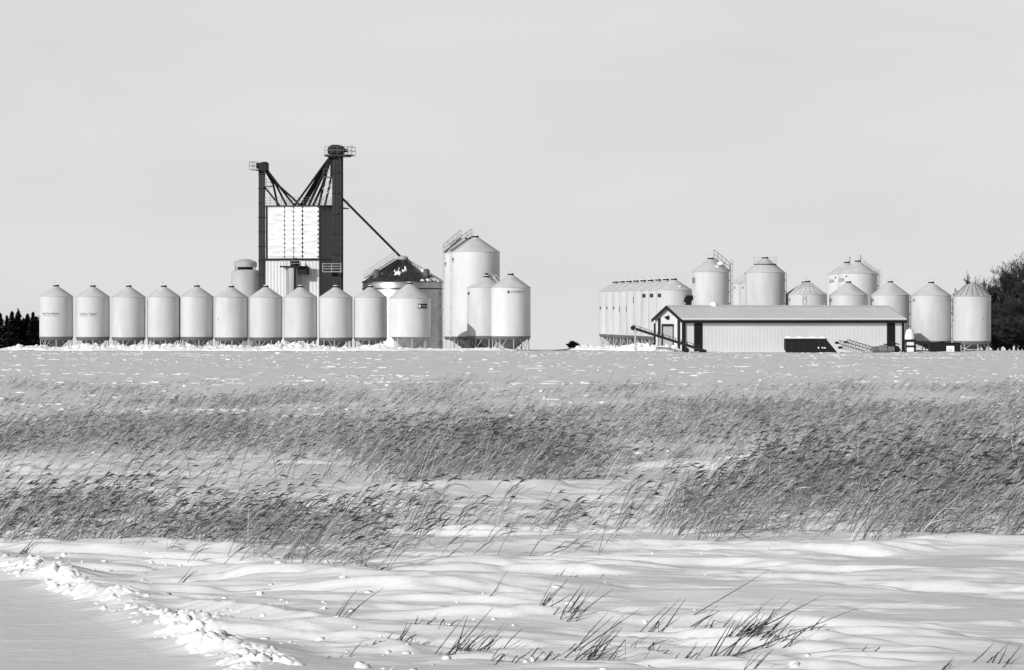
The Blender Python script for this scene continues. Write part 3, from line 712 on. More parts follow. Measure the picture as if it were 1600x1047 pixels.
# ------------------------------------------------------------------ barn
th = math.radians(13.7); L = 28.75; W = 12.0
bx, by = XX(1068, 330), 330; g = .40
bn = thing('metal_barn', 'long low white metal barn with black corner trim and pale ribbed roof', 'barn', (bx, by, g), th)
ZE, ZR = 4.55-g, 6.1-g
MB().add([(0, 0, -.5), (L, 0, -.5), (L, W, -.5), (0, W, -.5), (0, 0, ZE), (L, 0, ZE), (L, W, ZE), (0, W, ZE), (0, W/2, ZR), (L, W/2, ZR)],
         [(0, 1, 5, 4), (2, 3, 7, 6), (0, 4, 8, 7, 3), (1, 2, 6, 9, 5)]).build('wall', M['barn'], bn)
oh = .35; sl_ = (ZR-ZE)/(W/2)
rf = MB()
for sgn, y0_, y1_ in ((0, -oh, W/2), (1, W+oh, W/2)):
    za_ = ZE-sl_*oh
    vs = [(-oh, y0_, za_+.02), (L+oh, y0_, za_+.02), (L+oh, y1_, ZR+.02), (-oh, y1_, ZR+.02)]
    vs += [(x, y, zz+.14) for x, y, zz in vs]
    rf.add(vs, [(0, 3, 2, 1), (4, 5, 6, 7), (0, 1, 5, 4), (1, 2, 6, 5), (3, 0, 4, 7)])
ro = rf.build('roof', M['barnroof'], bn)
rb = MB(); k = -oh+.1
while k < L+oh:
    rb.beam((k, -oh, ZE-sl_*oh+.19), (k, W/2, ZR+.19), .06, .05); rb.beam((k, W+oh, ZE-sl_*oh+.19), (k, W/2, ZR+.19), .06, .05); k += .45
rb.build('roof_rib', M['barnroof'], ro)
MB().prism([(-.3, ZR+.16), (0, ZR+.27), (.3, ZR+.16)], -oh, L+oh)
rd_ = MB().add([(-oh, W/2-.3, ZR+.13), (L+oh, W/2-.3, ZR+.13), (L+oh, W/2, ZR+.26), (-oh, W/2, ZR+.26), (-oh, W/2+.3, ZR+.13), (L+oh, W/2+.3, ZR+.13)], [(0, 1, 2, 3), (3, 2, 5, 4)]).build('ridge_cap', M['barnroof'], ro)
fz = ZE-sl_*oh
MB().box(-oh-.02, L+oh+.02, -oh-.06, -oh-.003, fz-.34, fz+.03).build('fascia', M['black'], bn)
sn = MB().box(-oh, L+oh, -oh-.02, -oh+.5, fz+.17, fz+.25).build('eave_snow', M['chunk'], ro)
mb = MB()
for xx in (-oh-.06, L+oh+.003):
    for y0_, y1_ in ((-oh-.05, W/2), (W+oh+.05, W/2)):
        p, q = Vector((xx+.03, y0_, fz-.08)), Vector((xx+.03, y1_, ZR-.0)); mb.beam(p, q, .055, .42)
mb.build('rake_trim', M['black'], bn)
for (x, y) in ((0, 0), (L, 0), (0, W), (L, W)):
    MB().box(x-.16, x+.22 if x == 0 else x+.12, y-.16 if y == 0 else y-.2, y+.2 if y == 0 else y+.16, -.4, fz-.36 if True else 0).build('corner_trim', M['black'], bn)
for x in (1.35, L-2.15): MB().box(x, x+1.08, -.05, -.003, -.4, fz-.345).build('accent_panel', M['black'], bn)
for y in (1.3, W-2.4): MB().box(-.05, -.003, y, y+1.1, -.4, ZE+.15).build('accent_panel', M['black'], bn)
dr = MB().box(-.06, -.004, 4.2, 8.4, -.4, 3.3).build('door', M['door'], bn)
MB().box(-.12, -.061, 3.9, 8.9, 3.3, 3.6).box(-.12, -.061, 8.4, 8.9, -.4, 3.299).box(-.10, -.061, 4.0, 4.2, -.4, 3.299).build('door_frame', M['black'], dr)
MB().prism([(-.45, 4.5), (-.003, 4.65), (-.003, 4.1), (-.2, 4.2)], 5.8, 6.7).build('wall_lamp', M['black'], bn)
MB().box(-.2, -.003, 9.6, 10.1, 1.9, 2.35).build('meter_box', M['black'], bn)
MB().box(-.12, -.003, 9.3, 10.2, .8, 2.35).build('meter_panel', M['conc'], bn)
MB().lathe([(.5, ZR+.1), (.5, ZR+.35), (.4, ZR+.6), (.15, ZR+.75)], 20, 5.9, W/2+.2).build('roof_vent', M['tankw'], ro, True)
mb = MB()
sx_ = 2.9
mb.box(sx_-.25, sx_+.35, W/2+.45, W/2+1.05, ZR-.2, ZR+1.35)
st_ = MB().tube((sx_, W/2+1.4, ZR-.8), (sx_+.05, W/2+1.4, ZR+.75), .32, 12).build('exhaust_stack', M['black'], bn, True)
MB().prism([(sx_-.5, ZR+.75), (sx_-.25, ZR+.6), (sx_+.35, ZR+.7), (sx_+.6, ZR+1.0), (sx_+.55, ZR+1.5), (sx_-.1, ZR+1.5), (sx_-.35, ZR+1.2)], W/2+1.05, W/2+1.75).build('stack_hood', M['black'], st_)

# belt conveyor leaning across the gable
D = 327.5
c0 = Vector((XX(1098, D), D-1.4, ZZ(547.5, D))); c1 = Vector((XX(989, D), D+.6, ZZ(512.5, D)))
cv = thing('belt_conveyor', 'long black belt conveyor slanting across the barn gable, raised end to the left', 'conveyor', (c0.x, c0.y, gz(c0.x, c0.y)))
o_ = Vector(cv.location); a, b = c0-o_, c1-o_
MB().beam(a, b, .55, .30).build('trough', M['black'], cv)
mb = MB(); up = Vector((0, 0, .42))
for q in (-.3, .3):
    s_ = Vector((0, q, 0)); mb.tube(a.lerp(b, .06)+s_+up, b+s_+up*.9, .035, 4)
    for k in np.linspace(.06, .98, 12): mb.tube(a.lerp(b, k)+s_, a.lerp(b, k)+s_+up, .03, 4)
mb.build('guard_rail', M['dark'], cv)
MB().tube(b+Vector((.05, -.35, 0)), b+Vector((.05, .35, 0)), .3, 14).build('head_drum', M['black'], cv, True)
for q in (-.3, .3): MB().tube((b.x+.3, b.y+q, b.z-.1), (b.x+.35, b.y+q, -.4), .10, 6).build('leg', M['leg'], cv)
for q in (-.45, .45):
    MB().tube((a.x-2.1, a.y+q-.08, .28), (a.x-2.1, a.y+q+.08, .28), .32, 18).build('wheel', M['black'], cv, True)
MB().box(a.x-.5, a.x+.35, a.y-.45, a.y+.45, a.z-.28, a.z+.12).build('feed_hopper', M['black'], cv, bevel=.05)

# black loading hopper with snow on top
D = 327; X = XX(1258, D); g = gz(X, D)-.1
t = thing('loading_hopper', 'black steel hopper box with sloping right end and snow on top', 'hopper', (X, D, g))
w2 = 32*D/F; h = ZZ(529, D)-g
MB().prism([(-w2+.25, .12), (w2+1.35, .12), (w2, h-.1), (w2, h), (-w2, h), (-w2, .55)], -.9, .9).build('box', M['black'], t, bevel=.04)
MB().prism([(-w2-.05, h-.16), (w2+.05, h-.16), (w2+.05, h+.01), (-w2-.05, h+.01)], -.98, -.902).build('rim', M['dark'], t)
mb = MB(); nx, ny = 30, 8
vs = [(-w2+2*w2*i/nx, -.92+1.84*j/ny, h+.03+(.20+.06*math.sin(i*.7)+.03*math.sin(i*1.9+j))*(1 if 0 < i < nx and 0 < j < ny else 0)) for i in range(nx+1) for j in range(ny+1)]
mb.add(vs, [(i*(ny+1)+j, (i+1)*(ny+1)+j, (i+1)*(ny+1)+j+1, i*(ny+1)+j+1) for i in range(nx) for j in range(ny)]).build('snow_load', M['chunk'], t, True, 80)
MB().box(1.45, 1.78, -.925, -.902, .62, .82).box(1.9, 2.05, -.925, -.902, .66, .80).box(2.12, 2.4, -.925, -.902, .64, .76).build('marking', M['tankw'], t)
for xx in (-w2+.7, w2-.9): MB().box(xx, xx+.2, -.96, -.902, .15, h-.17).build('stiffener', M['dark'], t)
for xx in (-1.6, 1.4): MB().box(xx, xx+.35, -.8, .8, -.3, .118).build('skid', M['dark'], t)

# frames of augers lying by the barn
D = 328.5
for i, (x0_, y0_, x1_, y1_, dd_, lab) in enumerate(((1308, 535.5, 1360, 548.5, 0, 'light auger frame lying lowest of three, its tip farthest left'), (1322, 534.5, 1368, 546, 1.0, 'light auger frame lying behind the others, nearest the barn wall'), (1313, 543, 1350, 551, -.8, 'short light auger frame lying in front of the other two'))):
    A = Vector((XX(x0_, D+dd_), D+dd_, ZZ(y0_, D+dd_))); B = Vector((XX(x1_, D+dd_), D+dd_-.3, ZZ(y1_, D+dd_)-.1))
    t = thing('grain_auger', lab, 'auger', (B.x, B.y, gz(B.x, B.y)), 0, 'auger frames lying by the barn'); o_ = Vector(t.location); A -= o_; B -= o_
    MB().tube(A, B, .11, 8).build('tube', M['railp'], t, True)
    mb = MB()
    for q in (-.25, .25):
        for zz in (.36,): mb.tube(A.lerp(B, .05)+Vector((0, q, zz)), B+Vector((0, q, zz*.8)), .045, 5)
        for k in np.linspace(.08, .96, 9): mb.tube(A.lerp(B, k), A.lerp(B, min(1, k+.05))+Vector((0, q, .36)), .03, 4)
    mb.build('truss', M['rail'], t)
    MB().box(A.x-.25, A.x+.2, A.y-.2, A.y+.2, A.z-.16, A.z+.14).build('spout_head', M['black'], t, bevel=.03)
# drums and the dark implement
for i, px in enumerate((1368, 1380, 1391)):
    D = 327.8; X = XX(px, D); g = gz(X, D); r = [.40, .46, .40][i]
    t = thing('fuel_drum', ['dark grey drum lying leftmost of three, against the auger ends', 'dark grey drum lying in the middle of three', 'dark grey drum lying rightmost of three, against the black implement'][i], 'drum', (X, D, g-.05), [.25, -.15, .1][i], 'drums lying by the barn')
    mb = MB(); 
    body = MB(); 
    for k, (xa, rr) in enumerate(((-.48, r*.97), (-.44, r), (-.16, r), (-.14, r*1.05), (-.1, r), (.1, r), (.14, r*1.05), (.16, r), (.44, r), (.48, r*.97))): mb.v += [(xa, rr*math.sin(2*PI*j/20), r+rr*math.cos(2*PI*j/20)) for j in range(20)]
    for k in range(9): mb.f += [(k*20+j, k*20+(j+1) % 20, (k+1)*20+(j+1) % 20, (k+1)*20+j) for j in range(20)]
    mb.f += [tuple(range(20)), tuple(range(180, 200))]
    mb.build('shell', M['ring'], t, True, 25)
    MB().tube((.2, 0, 2*r-.02), (.2, 0, 2*r+.05), .06, 8).build('bung', M['rail'], t)
D = 328.4; X = XX(1396, D); g = gz(X, D)
t = thing('farm_implement', 'small black implement with wheels at the foot of the barn corner', 'implement', (X, D, g))
MB().box(-.7, .55, -.4, .4, .38, .82).build('frame', M['black'], t, bevel=.04)
for x in (-.45, .4):
    for q in (-.5, .5): MB().tube((x, q-.09, .34), (x, q+.09, .34), .36, 18).build('wheel', M['black'], t, True)
MB().path([(-1.2, 0, 1.02), (-.5, 0, .95), (0, 0, 1.12), (.75, 0, 1.0)], .07).build('cross_bar', M['black'], t)
MB().lathe([(.28, .8), (.3, 1.15), (.12, 1.3)], 14).build('engine_cover', M['black'], t, True)
MB().path([(.5, -.2, .8), (.85, -.3, .25), (.98, -.3, .05)], .05).build('draw_bar', M['dark'], t)

# white tank, totes
D = 331; X = XX(1421.5, D); g = bz(X, D)
t = thing('tote_rack', 'black rack holding two pale plastic totes, right of the barn end', 'rack', (X, D, g))
zt = ZZ(530.5, D)-g
MB().box(-.62, .68, -.6, .6, zt-.26, zt).box(-.62, .68, -.6, .6, zt*.42, zt*.42+.13).build('shelf', M['black'], t)
for x in (-.6, .58):
    for y in (-.58, .38): MB().box(x, x+.1, y, y+.1, -.3, zt-.261).build('leg', M['black'], t)
for k, (za_, zb_) in enumerate(((.02, zt*.41), (zt*.42+.14, zt-.28))):
    o = MB().add([], []).box(-.48, .5, -.52, .42, za_, zb_).build('plastic_tote', M['tankw'], None, bevel=.14)
    o.location = (X, D, g); tag(o, ['pale plastic tote on the ground under the black rack shelf', 'pale plastic tote on the upper shelf, just under the white tank'][k], 'tote', 'pale totes in the black rack')
zz0 = ZZ(530.5, D); 
t = thing('white_tank', 'small white plastic tank with sloped shoulders standing on top of the black rack', 'tank', (X, D, zz0))
MB().lathe([(.56, 0), (.60, .08), (.58, .38), (.48, .95), (.38, 1.2), (.15, 1.27)], 28).build('body', M['tankw'], t, True)
MB().lathe([(.16, 1.26), (.16, 1.36), (.05, 1.38)], 14).build('cap', M['railp'], t, True)

# low black shed with a white panel
D = 337; X = XX(1475.5, D); g = gz(X, D)-.1
t = thing('low_shed', 'low black shed with a white door panel, in front of hopper bins', 'shed', (X, D, g))
w2 = 23.5*D/F; h = ZZ(536.5, D)-g
MB().prism([(-w2, 0), (w2, 0), (w2, h), (0, h+.02), (-w2*.1, h+.22), (-w2*.3, h+.1), (-w2, h)], -1., 1.).build('wall', M['black'], t, bevel=.03)
MB().prism([(-w2-.1, h+.002), (-w2*.32, h+.12), (-w2*.1, h+.24), (.02, h+.04), (w2+.1, h+.004), (w2+.1, h+.09), (0, h+.11), (-w2*.1, h+.30), (-w2*.32, h+.18), (-w2-.1, h+.08)], -1.1, 1.1).build('roof', M['dark'], t)
MB().box(.10, 1.08, -1.06, -1.003, .0, h-.32).build('door', M['tankw'], t, bevel=.02)
MB().box(.35, .55, -1.1, -1.061, .25, .33).box(.62, .8, -1.1, -1.061, .22, .30).build('door_latch', M['rail'], t)

# ------------------------------------------------------------------ trees
def spruce(px, D, top, wpx, lab):
    X = XX(px, D); g = bz(X, D)-.3; H = ZZ(top, D)-g; R = wpx*1.35*D/F
    t = thing('spruce_tree', lab, 'spruce', (X, D, g), 0, 'black spruces of the shelterbelt at left')
    MB().tube((0, 0, 0), (0, 0, H*.96), .16, 7, .02).build('trunk', M['bark'], t)
    n = int(H*420); rng = np.random.default_rng(int(px*7+D))
    k = rng.random(n)**.95; zc = H*(.02+.98*k); rr = R*np.clip((1-k)**.8, .03, 1)*(.55+.5*rng.random(n))*(1+.25*np.sin(k*40+px))
    az = rng.random(n)*2*PI; f = rng.random(n)**.6
    c = np.stack([np.cos(az)*rr*f, np.sin(az)*rr*f, zc-.25*rr*f+.1*rng.standard_normal(n)], -1)
    out = np.stack([np.cos(az), np.sin(az), -.35+.5*rng.random(n)], -1); sd_ = np.stack([-np.sin(az), np.cos(az), .6*rng.standard_normal(n)], -1)
    ln = (.20+.42*rng.random(n))[:, None]*(.5+.5*(1-k))[:, None]; wd = (.05+.10*rng.random(n))[:, None]
    v = np.stack([c-out*ln*.5, c+sd_*wd, c+out*ln, c-sd_*wd], 1).reshape(-1, 3)
    tip = np.array([[-.06, 0, H*.85], [.06, 0, H*.85], [.015, 0, H+.1], [-.015, 0, H+.1]]); v = np.concatenate([v, tip])
    o = mesh_np('crown', v, np.arange(len(v)).reshape(-1, 4), M['needle'], smooth=False); o.parent = t
SP = [(-22, 404, 490, 15), (-10, 398, 486, 14), (0, 402, 490, 16), (11, 400, 494.5, 8), (19, 398, 487.5, 14), (28.5, 400, 485.5, 15), (36.5, 404, 498, 11), (43, 400, 491, 15), (51.5, 399, 489, 11), (57, 402, 496, 13), (63, 400, 493, 12), (74, 404, 499, 12)]
SN = ['spruce outermost left of the shelterbelt', 'spruce beside the outermost one at the left picture edge', 'broad spruce cut by the left picture edge', 'short-tipped spruce between the broad left one and the leaning tips',
      'spruce with a broad sharp tip just left of the tallest', 'tallest spruce with a slim spire', 'low spruce in the dip right of the tallest', 'blunt-topped spruce right of the dip', 'slim-tipped spruce right of the blunt-topped one', 'low spruce left of the last visible tip', 'spruce just beside the leftmost lettered bin', 'spruce hidden behind the leftmost lettered bin']
for (px, D, top, wp), lab in zip(SP, SN): spruce(px, D, top, wp, lab)
def bare_tree(px, D, top, spread, lab, seed, n1=18, name='bare_tree', cat='tree', group='bare trees at the right edge'):
    X = XX(px, D); g = bz(X, D)-.2; H = ZZ(top, D)-g; rng = random.Random(seed)
    t = thing(name, lab, cat, (X, D, g), 0, group)
    tr = MB(); quads = []
    S = spread*D/F
    def rib(p, q, w0, w1):
        d = (q-p); s_ = d.cross(Vector((rng.uniform(-.4, .4), 1, rng.uniform(-.3, .3)))).normalized()
        quads.append([p-s_*w0, p+s_*w0, q+s_*w1, q-s_*w1])
    def grow(p, d, ln, r, lev):
        q = p+d*ln
        if lev <= 1: tr.tube(p, q, r, 6, r*.68)
        else: rib(p, q, r, r*.6)
        if lev == 5: return
        for i in range((n1 if lev == 0 else (8, 6, 5, 4)[lev-1])):
            k = rng.uniform(.25, 1.) if lev else rng.uniform(.05, 1.)
            sp = (.95, .75, .75, .85, .9)[lev]
            nd = (d+Vector((rng.gauss(0, sp*.75), rng.gauss(0, sp*.75), rng.uniform(-.2, .5)))).normalized()
            f = (.62, .62, .62, .6, .6)[lev]*rng.uniform(.65, 1.1)
            grow(p.lerp(q, k), nd, ln*f, max(.015, r*.5), lev+1)
    grow(Vector((0, 0, 0)), Vector((rng.uniform(-.06, .06), 0, 1)).normalized(), H*.46, .20, 0)
    tr.build('trunk', M['bark'], t, True)
    v = np.array([[tuple(a) for a in q] for q in quads]).reshape(-1, 3)
    s_ = np.percentile(v[:, 2], 98.6); v[:, 2] *= H/s_; xs = np.percentile(np.abs(v[:, 0]), 98); v[:, 0] *= S/xs; v[:, 1] *= S/xs
    o = mesh_np('crown', v, np.arange(len(v)).reshape(-1, 4), M['twig'], smooth=False); o.parent = t
for k, (px, D, top, sp, lab) in enumerate((
        (1538, 372, 442, 22, 'bare tree directly right of the dark roofed bin'), (1562, 378, 438, 26, 'bare tree with a rounded crown between the dark roofed bin and the tallest tree'),
        (1588, 374, 412, 30, 'tallest bare tree, rising at the right edge of the picture'), (1612, 380, 418, 30, 'bare tree cut off by the right edge of the picture'),
        (1552, 366, 478, 24, 'low bare tree in front of the others, beside the dark roofed bin'), (1580, 364, 470, 26, 'low bare tree in front of the tallest one'),
        (1504, 392, 452, 18, 'bare tree hidden behind the dark roofed bin, its twigs left of the roof'), (1600, 366, 462, 26, 'low bushy bare tree at the foot of the right edge'))):
    if False: pass
    bare_tree(px, D, top, sp, lab, 100+k)
for k, (px, D, top, sp, lab) in enumerate(((1556, 362, 503, 20, 'dark thicket shrub nearest the dark roofed bin'), (1574, 361, 508, 20, 'dark thicket shrub in the middle of the three under the trees'), (1594, 360, 500, 22, 'dark thicket shrub under the tallest bare tree'), (1618, 361, 502, 22, 'dark thicket shrub cut by the right picture edge'))):
    bare_tree(px, D, top, sp, lab, 200+k, 34, 'shrub', 'shrub', 'thicket shrubs under the bare trees')
bare_tree(895, 345, 534, 9, 'small dark bare shrub on the end of the right-hand snow bank', 300, 14, 'shrub', 'shrub', None)

# ------------------------------------------------------------------ reeds
def px_of(x, y): return 800+x/y*F, HY+(CH-base_z(x, y))/y*F
def band(v, a, b, s): return sstep(a-s, a+s, v)*sstep(b+s, b-s, v)
def dens(x, y):
    px, py = px_of(x, y)
    n = fbm(x/3.2, y/4.5, 3, 120); n2 = fbm(x/12., y/9., 2, 140)
    py = py+9*n; px = px+22*fbm(x/2.2, y/2.2, 2, 160)
    r = np.zeros(x.shape)
    pat = .25+.75*sstep(-.35, .35, n2)
    st = fbm(x/24., y/6., 3, 150)                       # long streaks
    gap = .04+.96*sstep(-.22, .25, st); gap2 = sstep(-.2, .4, fbm(x/3.5, y/4., 2, 171))
    # far belt
    ft = fbm(x/9., y/26., 3, 181); bst = sstep(-.16, .2, fbm(x/30., y/4.2, 3, 191))
    r = np.maximum(r, sstep(596+40*(ft+.2), 668+20*ft, py)*sstep(718, 706, py)*(.06+.94*bst)*10)
    r = np.maximum(r, band(py, 662, 704, 7)*(px < 1250)*10*(.06+.94*bst))
    r = np.maximum(r, band(py, 704, 748, 8)*band(px, 880, 1290, 40)*7*(.2+.8*bst))
    r = np.maximum(r, band(py, 650, 735, 12)*(px > 1180)*8*bst)
    # left thin
    r = np.maximum(r, band(py, 706, 772, 10)*(px < 560)*3.5*gap*(.2+.8*gap2))
    # left mass
    edge = 852+82*np.clip(px/560, 0, 1)**1.7
    cut = sstep(772, 812, py-.10*np.clip(px-250, 0, 350))
    r = np.maximum(r, cut*sstep(edge+5, edge-5, py)*sstep(640, 560, px)*22*(.12+.88*gap)*(.16+.84*gap2))
    r = np.maximum(r, sstep(690, 730, py)*sstep(edge+5, edge-5, py)*sstep(300, 160, px)*5*gap*gap2)
    # centre clump
    r = np.maximum(r, band(py, 700, 757, 5)*band(px, 560, 890, 25)*27*(.2+.8*gap2))
    # centre thin
    r = np.maximum(r, band(py, 812, 872, 8)*band(px, 540, 980, 30)*8*gap2)
    r = np.maximum(r, band(py, 770, 812, 8)*band(px, 380, 680, 30)*3.5*gap2)
    # right mass
    lft = 965+(850-py)*2.0
    r = np.maximum(r, sstep(720, 748, py)*sstep(850, 842, py)*sstep(lft-30, lft+40, px)*27*(.18+.82*gap2))
    r = np.maximum(r, band(py, 775, 850, 8)*sstep(lft-130, lft+20, px)*9*gap2)
    r = np.maximum(r, band(py, 695, 742, 8)*(px > 1330)*14*gap)
    return r
def reeds(name, lab, y0, y1, xlim, hi, sel, lmin, lmax, seed, kd=1.):
    rng = np.random.default_rng(seed)
    area = 0; xs = []; ys = []; MAXD = 70*kd
    ny = 40; edges = np.linspace(y0, y1, ny+1)
    for a, b in zip(edges[:-1], edges[1:]):
        wl, wr = (xlim[0]-800)/F*b, (xlim[1]-800)/F*b
        n = int((b-a)*(wr-wl)*MAXD)
        x = rng.uniform(wl, wr, n); y = rng.uniform(a, b, n)
        px, py = px_of(x, y)
        k = (rng.random(n)*70 < dens(x, y)) & sel(px, py); xs.append(x[k]); ys.append(y[k])
    x = np.concatenate(xs); y = np.concatenate(ys); n = len(x)
    z = ground_z(x, y)-.04
    Ln = rng.uniform(lmin, lmax, n)*(.8+.35*sstep(-.4, .4, fbm(x/2.5, y/2.5, 2, 210)))
    lean = np.clip(rng.normal(.62, .20, n)+.22*fbm(x/1.8, y/1.8, 2, 401)+.9*(rng.random(n) < .05)-.7*(rng.random(n) < .06), -.3, 1.45); ly = rng.normal(0, .16, n)
    tint = np.clip(rng.beta(1.4, 2.6, n), 0, 1)
    B = np.stack([x, y, z], -1)
    def pt(t, T=1.):
        t = np.asarray(t)[..., None] if np.ndim(t) else t
        hx = (np.sin(lean)*1.0)[:, None]; hz = np.cos(lean)[:, None]
        q = np.concatenate([hx*(t*.78+.22*t*t), ly[:, None]*t, hz*(t-.14*t*t)+.0*hx], -1)
        return B+Ln[:, None]*q
    V = []; Q = []; T = []; MI = []; base = 0
    def strip(P, Wd, Sd, mi, tn_):                      # P list of (n,3), widths list of (n,) 
        nonlocal base
        m = len(P[0]); kk = len(P)
        arr = np.stack([c for p_, w_ in zip(P, Wd) for c in (p_-Sd*w_[:, None], p_+Sd*w_[:, None])], 1)
        V.append(arr.reshape(-1, 3)); i0 = base+np.arange(m)[:, None]*(2*kk)
        for j in range(kk-1):
            Q.append(np.concatenate([i0+2*j, i0+2*j+1, i0+2*j+3, i0+2*j+2], 1)); MI.append(np.full(m, mi))
        T.append(np.repeat(tn_, 2*kk)); base += m*2*kk
    def side(d, m):
        r_ = rng.normal(0, .45, m); rv = np.stack([r_, np.ones(m), rng.normal(0, .45, m)], -1)
        s_ = np.cross(d, rv); return s_/np.linalg.norm(s_, axis=1)[:, None]
    ts = (0, .3, .6, .85, 1.) if hi else (0, .55, 1.)
    w = rng.uniform(.0045, .0085, n)*(1 if hi else 1.35)
    P = [pt(t) for t in ts]; d = P[-1]-P[0]
    strip(P, [w*(1.1-.6*t) for t in ts], side(d, n), 0, tint)
    for k in range(3 if hi else 2):                     # leaves streaming downwind
        keep = rng.random(n) < (.85 if hi else .75); m = keep.sum(); tt = rng.uniform(.22, .9, n)
        a = pt(tt)[keep]; ll = rng.uniform(.16, .46, m)
        dr = np.stack([rng.uniform(.6, 1., m), rng.normal(0, .25, m), rng.normal(.48, .38, m)], -1)
        b = a+dr*ll[:, None]*.55; c = a+dr*ll[:, None]+np.stack([.12*ll, 0*ll, -.30*ll*rng.random(m)], -1)
        wl = rng.uniform(.006, .012, m)
        strip([a, b, c], [wl*.6, wl, wl*.1], side(dr, m), 1, np.clip(tint[keep]*rng.uniform(.5, 1.4, m), 0, 1))
    keep = rng.random(n) < (.42 if hi else .25); m = keep.sum(); a = P[-1][keep]
    for k in range(2 if hi else 1):                     # seed plume, combed by the wind
        ll = rng.uniform(.14, .30, m)
        dr = np.stack([rng.uniform(.7, 1, m), rng.normal(0, .12, m), rng.normal(.42, .22, m)], -1)
        b = a+dr*ll[:, None]*.45; c = a+dr*ll[:, None]+np.stack([0*ll, 0*ll, -.22*ll], -1)
        wl = rng.uniform(.009, .018, m)
        strip([a, b, c], [wl*.3, wl, wl*.2], side(dr, m), 2, tint[keep])
    o = mesh_np(name, np.concatenate(V), np.concatenate(Q), None, smooth=False, mats=[M['rstem'], M['rleaf'], M['rplume']], midx=np.concatenate(MI), tint=np.concatenate(T))
    o['kind'] = 'stuff'; tag(o, lab, 'reeds'); print(name, n, 'reeds', base, 'verts'); return o
reeds('reed_bed', 'wide belt of pale distant reeds bending to the right across the snowy field', 84, 200, (-120, 1720), False, lambda px, py: py < 733, .35, .85, 1)
reeds('reed_bed', 'middle reeds with the dark dense clump just left of centre', 70, 90, (-80, 1700), True, lambda px, py: (py >= 733) & (px < 960) & (py < 775) | (px >= 520) & (px < 960) & (py >= 690) & (py < 733), 1.1, 1.8, 2)
reeds('reed_bed', 'thick brown reed bed on the left with scattered seed heads and snow between', 42, 74, (-80, 985), True, lambda px, py: (py >= 775) & (px < 975), .55, 1.25, 3)
reeds('reed_bed', 'tall dense reed bed on the right, swept over by the wind', 52, 82, (780, 1700), True, lambda px, py: (py >= 733) & (px >= 960), 1.1, 2.0, 4)

# broken stalk tufts standing in the foreground snow
def tuft(px, py, wpx, hpx, n, bent, lab, seed, lean=.75):
    rng = random.Random(seed); D = F*CH/(py-HY)
    X = XX(px, D); g = gz(X, D); S = D/F
    mb = MB().box(-wpx*1.1*S, wpx*1.1*S, -.55, .55, -.7, -.22)          # root mat under the snow
    for i in range(n):
        bx_, by_ = rng.gauss(0, wpx*.3)*S, rng.gauss(0, .16)
        zb = gz(X+bx_, D+by_)-g-.03
        h = hpx*S*(.35+.85*rng.random()**1.3); le = rng.gauss(lean, .16); w_ = rng.uniform(.0042, .0115)
        p = Vector((bx_, by_, zb)); d = Vector((math.sin(le), rng.gauss(0, .15), math.cos(le))).normalized()
        q = p+d*(h/max(.35, d.z)); low = p-d*(min(.4, .36/max(.4, d.z))); low.z = min(low.z, -.3); pts = [low, p, p.lerp(q, .5)+Vector((0, 0, rng.uniform(-.02, .03))), q]
        if rng.random() < bent:
            k = rng.uniform(.35, .7); e = p.lerp(q, k); dd_ = Vector((rng.uniform(-.1, .9), rng.gauss(0, .2), -rng.uniform(.2, 1.1))).normalized()
            pts = [low, p, e, e+dd_*(h*rng.uniform(.4, .8))]
        ws = [w_, w_, w_*.95, w_*.3]
        vs = []
        for c, ww in zip(pts, ws):
            t_ = (pts[-1]-pts[0]).normalized(); s_ = t_.cross(Vector((rng.uniform(-.3, .3), 1, rng.uniform(-.3, .3)))).normalized(); u_ = t_.cross(s_).normalized()
            vs += [c+s_*ww, c-s_*ww*.5+u_*ww*.6, c-s_*ww*.5-u_*ww*.6]
        mb.add(vs, [(3*j+a, 3*j+(a+1) % 3, 3*j+3+(a+1) % 3, 3*j+3+a) for j in range(3) for a in range(3)])
    o = mb.build('reed_tuft', M['stub']); o.location = (X, D, g)
    tag(o, lab, 'reed tuft', 'broken reed tufts in the foreground snow')
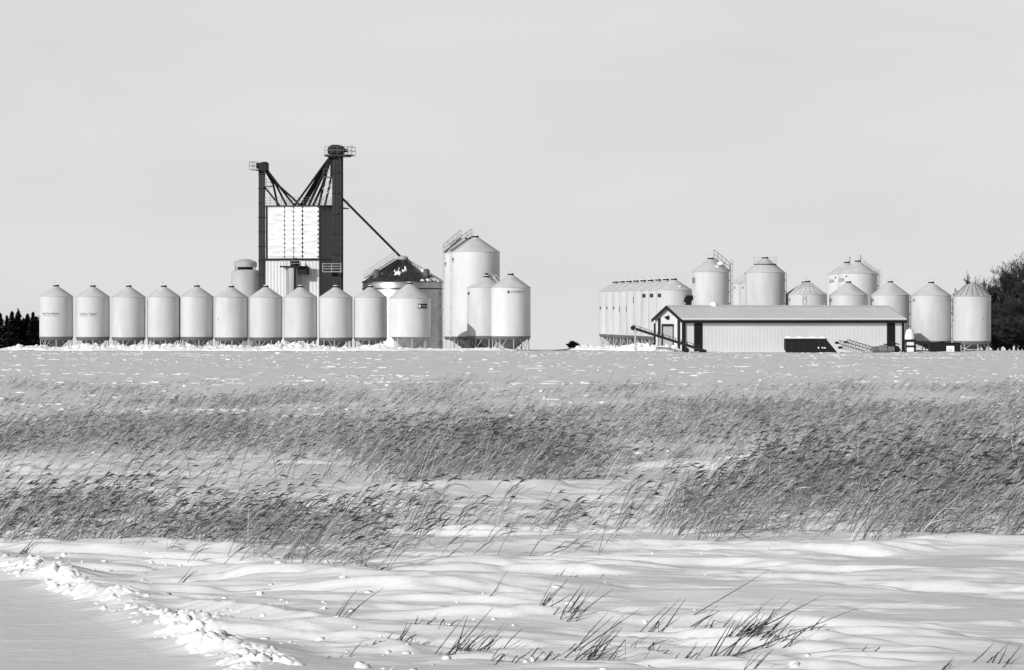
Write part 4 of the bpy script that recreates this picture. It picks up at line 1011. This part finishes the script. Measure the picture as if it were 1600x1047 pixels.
TU = [
 (526, 982, 22, 52, 8, .35, 'upright tuft with one tall spike, alone left of the other tufts'),
 (522, 1030, 46, 24, 4, .6, 'a few thin bent stalks lying lowest at the left end of the tufts'),
 (588, 1012, 34, 16, 14, .8, 'low tangle of broken stalks left of the big dense tuft'),
 (628, 1008, 36, 34, 9, .6, 'tuft with two long crossed stalks just left of the low bent fringe'),
 (668, 996, 50, 24, 20, .75, 'low fringe of bent stalks behind the dense leaning tuft'),
 (700, 1020, 46, 62, 16, .2, 'dense dark tuft leaning far right with long stalks, left of centre'),
 (742, 1014, 56, 40, 30, .35, 'thick dark tuft of crowded short stalks, close right of the long leaning one'),
 (790, 1036, 60, 26, 12, .4, 'low flattened stalks at the bottom edge near the centre'),
 (838, 1026, 60, 36, 18, .6, 'flat dark tuft with a long stalk reaching up right, bottom centre'),
 (766, 936, 14, 42, 4, .0, 'pair of straight stalks standing apart, farthest up the open snow'),
 (845, 966, 22, 52, 9, .1, 'slim upright tuft with straight stalks, left of the pair near the centre'),
 (884, 972, 34, 44, 20, .4, 'bushy-footed tuft with straight stalks, right of the slim one near the centre'),
 (910, 1022, 50, 62, 30, .2, 'dark leaning tuft with a thick base, just right of bottom centre'),
 (1014, 990, 24, 58, 9, .3, 'thin tall tuft with folded stalks at its foot'),
 (1004, 1016, 50, 28, 9, .2, 'long low stalks lying between the thick-based and the folded tufts'),
 (1075, 976, 10, 66, 6, .05, 'tall straight single spike standing highest among the tufts'),
 (1100, 986, 40, 44, 9, .2, 'loose tuft of stalks right of the tall single spike'),
 (1056, 1024, 70, 30, 16, .75, 'row of short stalks bent into triangles, lower right of centre'),
 (1124, 1022, 36, 72, 14, .15, 'tall tuft leaning right in front of the largest clump'),
 (1156, 1002, 60, 60, 44, .2, 'largest dark tuft with many long stalks leaning right'),
 (1206, 1012, 66, 36, 34, .45, 'flattened dark tuft right of the largest clump'),
 (1262, 1004, 50, 22, 10, .7, 'thin bent stalks trailing off right of the flattened tuft'),
 (1162, 1046, 40, 40, 8, .2, 'a few stalks at the bottom edge below the largest clump'),
 (1218, 1048, 60, 26, 9, .5, 'low dark stalks at the bottom edge, right of centre'),
 (1352, 1022, 60, 20, 6, .3, 'sparse thin stalks alone on the smooth snow at lower right'),
 (1484, 1046, 60, 26, 9, .5, 'low tuft at the bottom edge near the right corner'),
 (1560, 1040, 60, 34, 16, .4, 'dark tuft at the bottom right corner'),
 (880, 905, 80, 18, 8, .6, 'thin stalks lying on the drift below the sparse central reeds'),
 (275, 914, 30, 36, 4, .1, 'two long stalks sticking out in front of the left reed bed'),
 (30, 866, 16, 26, 14, .2, 'small dark tuft beside the ploughed ridge at the left edge'),
]
for k, a in enumerate(TU): tuft(*a[:4], max(3, int(a[4]*.8)), *a[5:], 500+k)
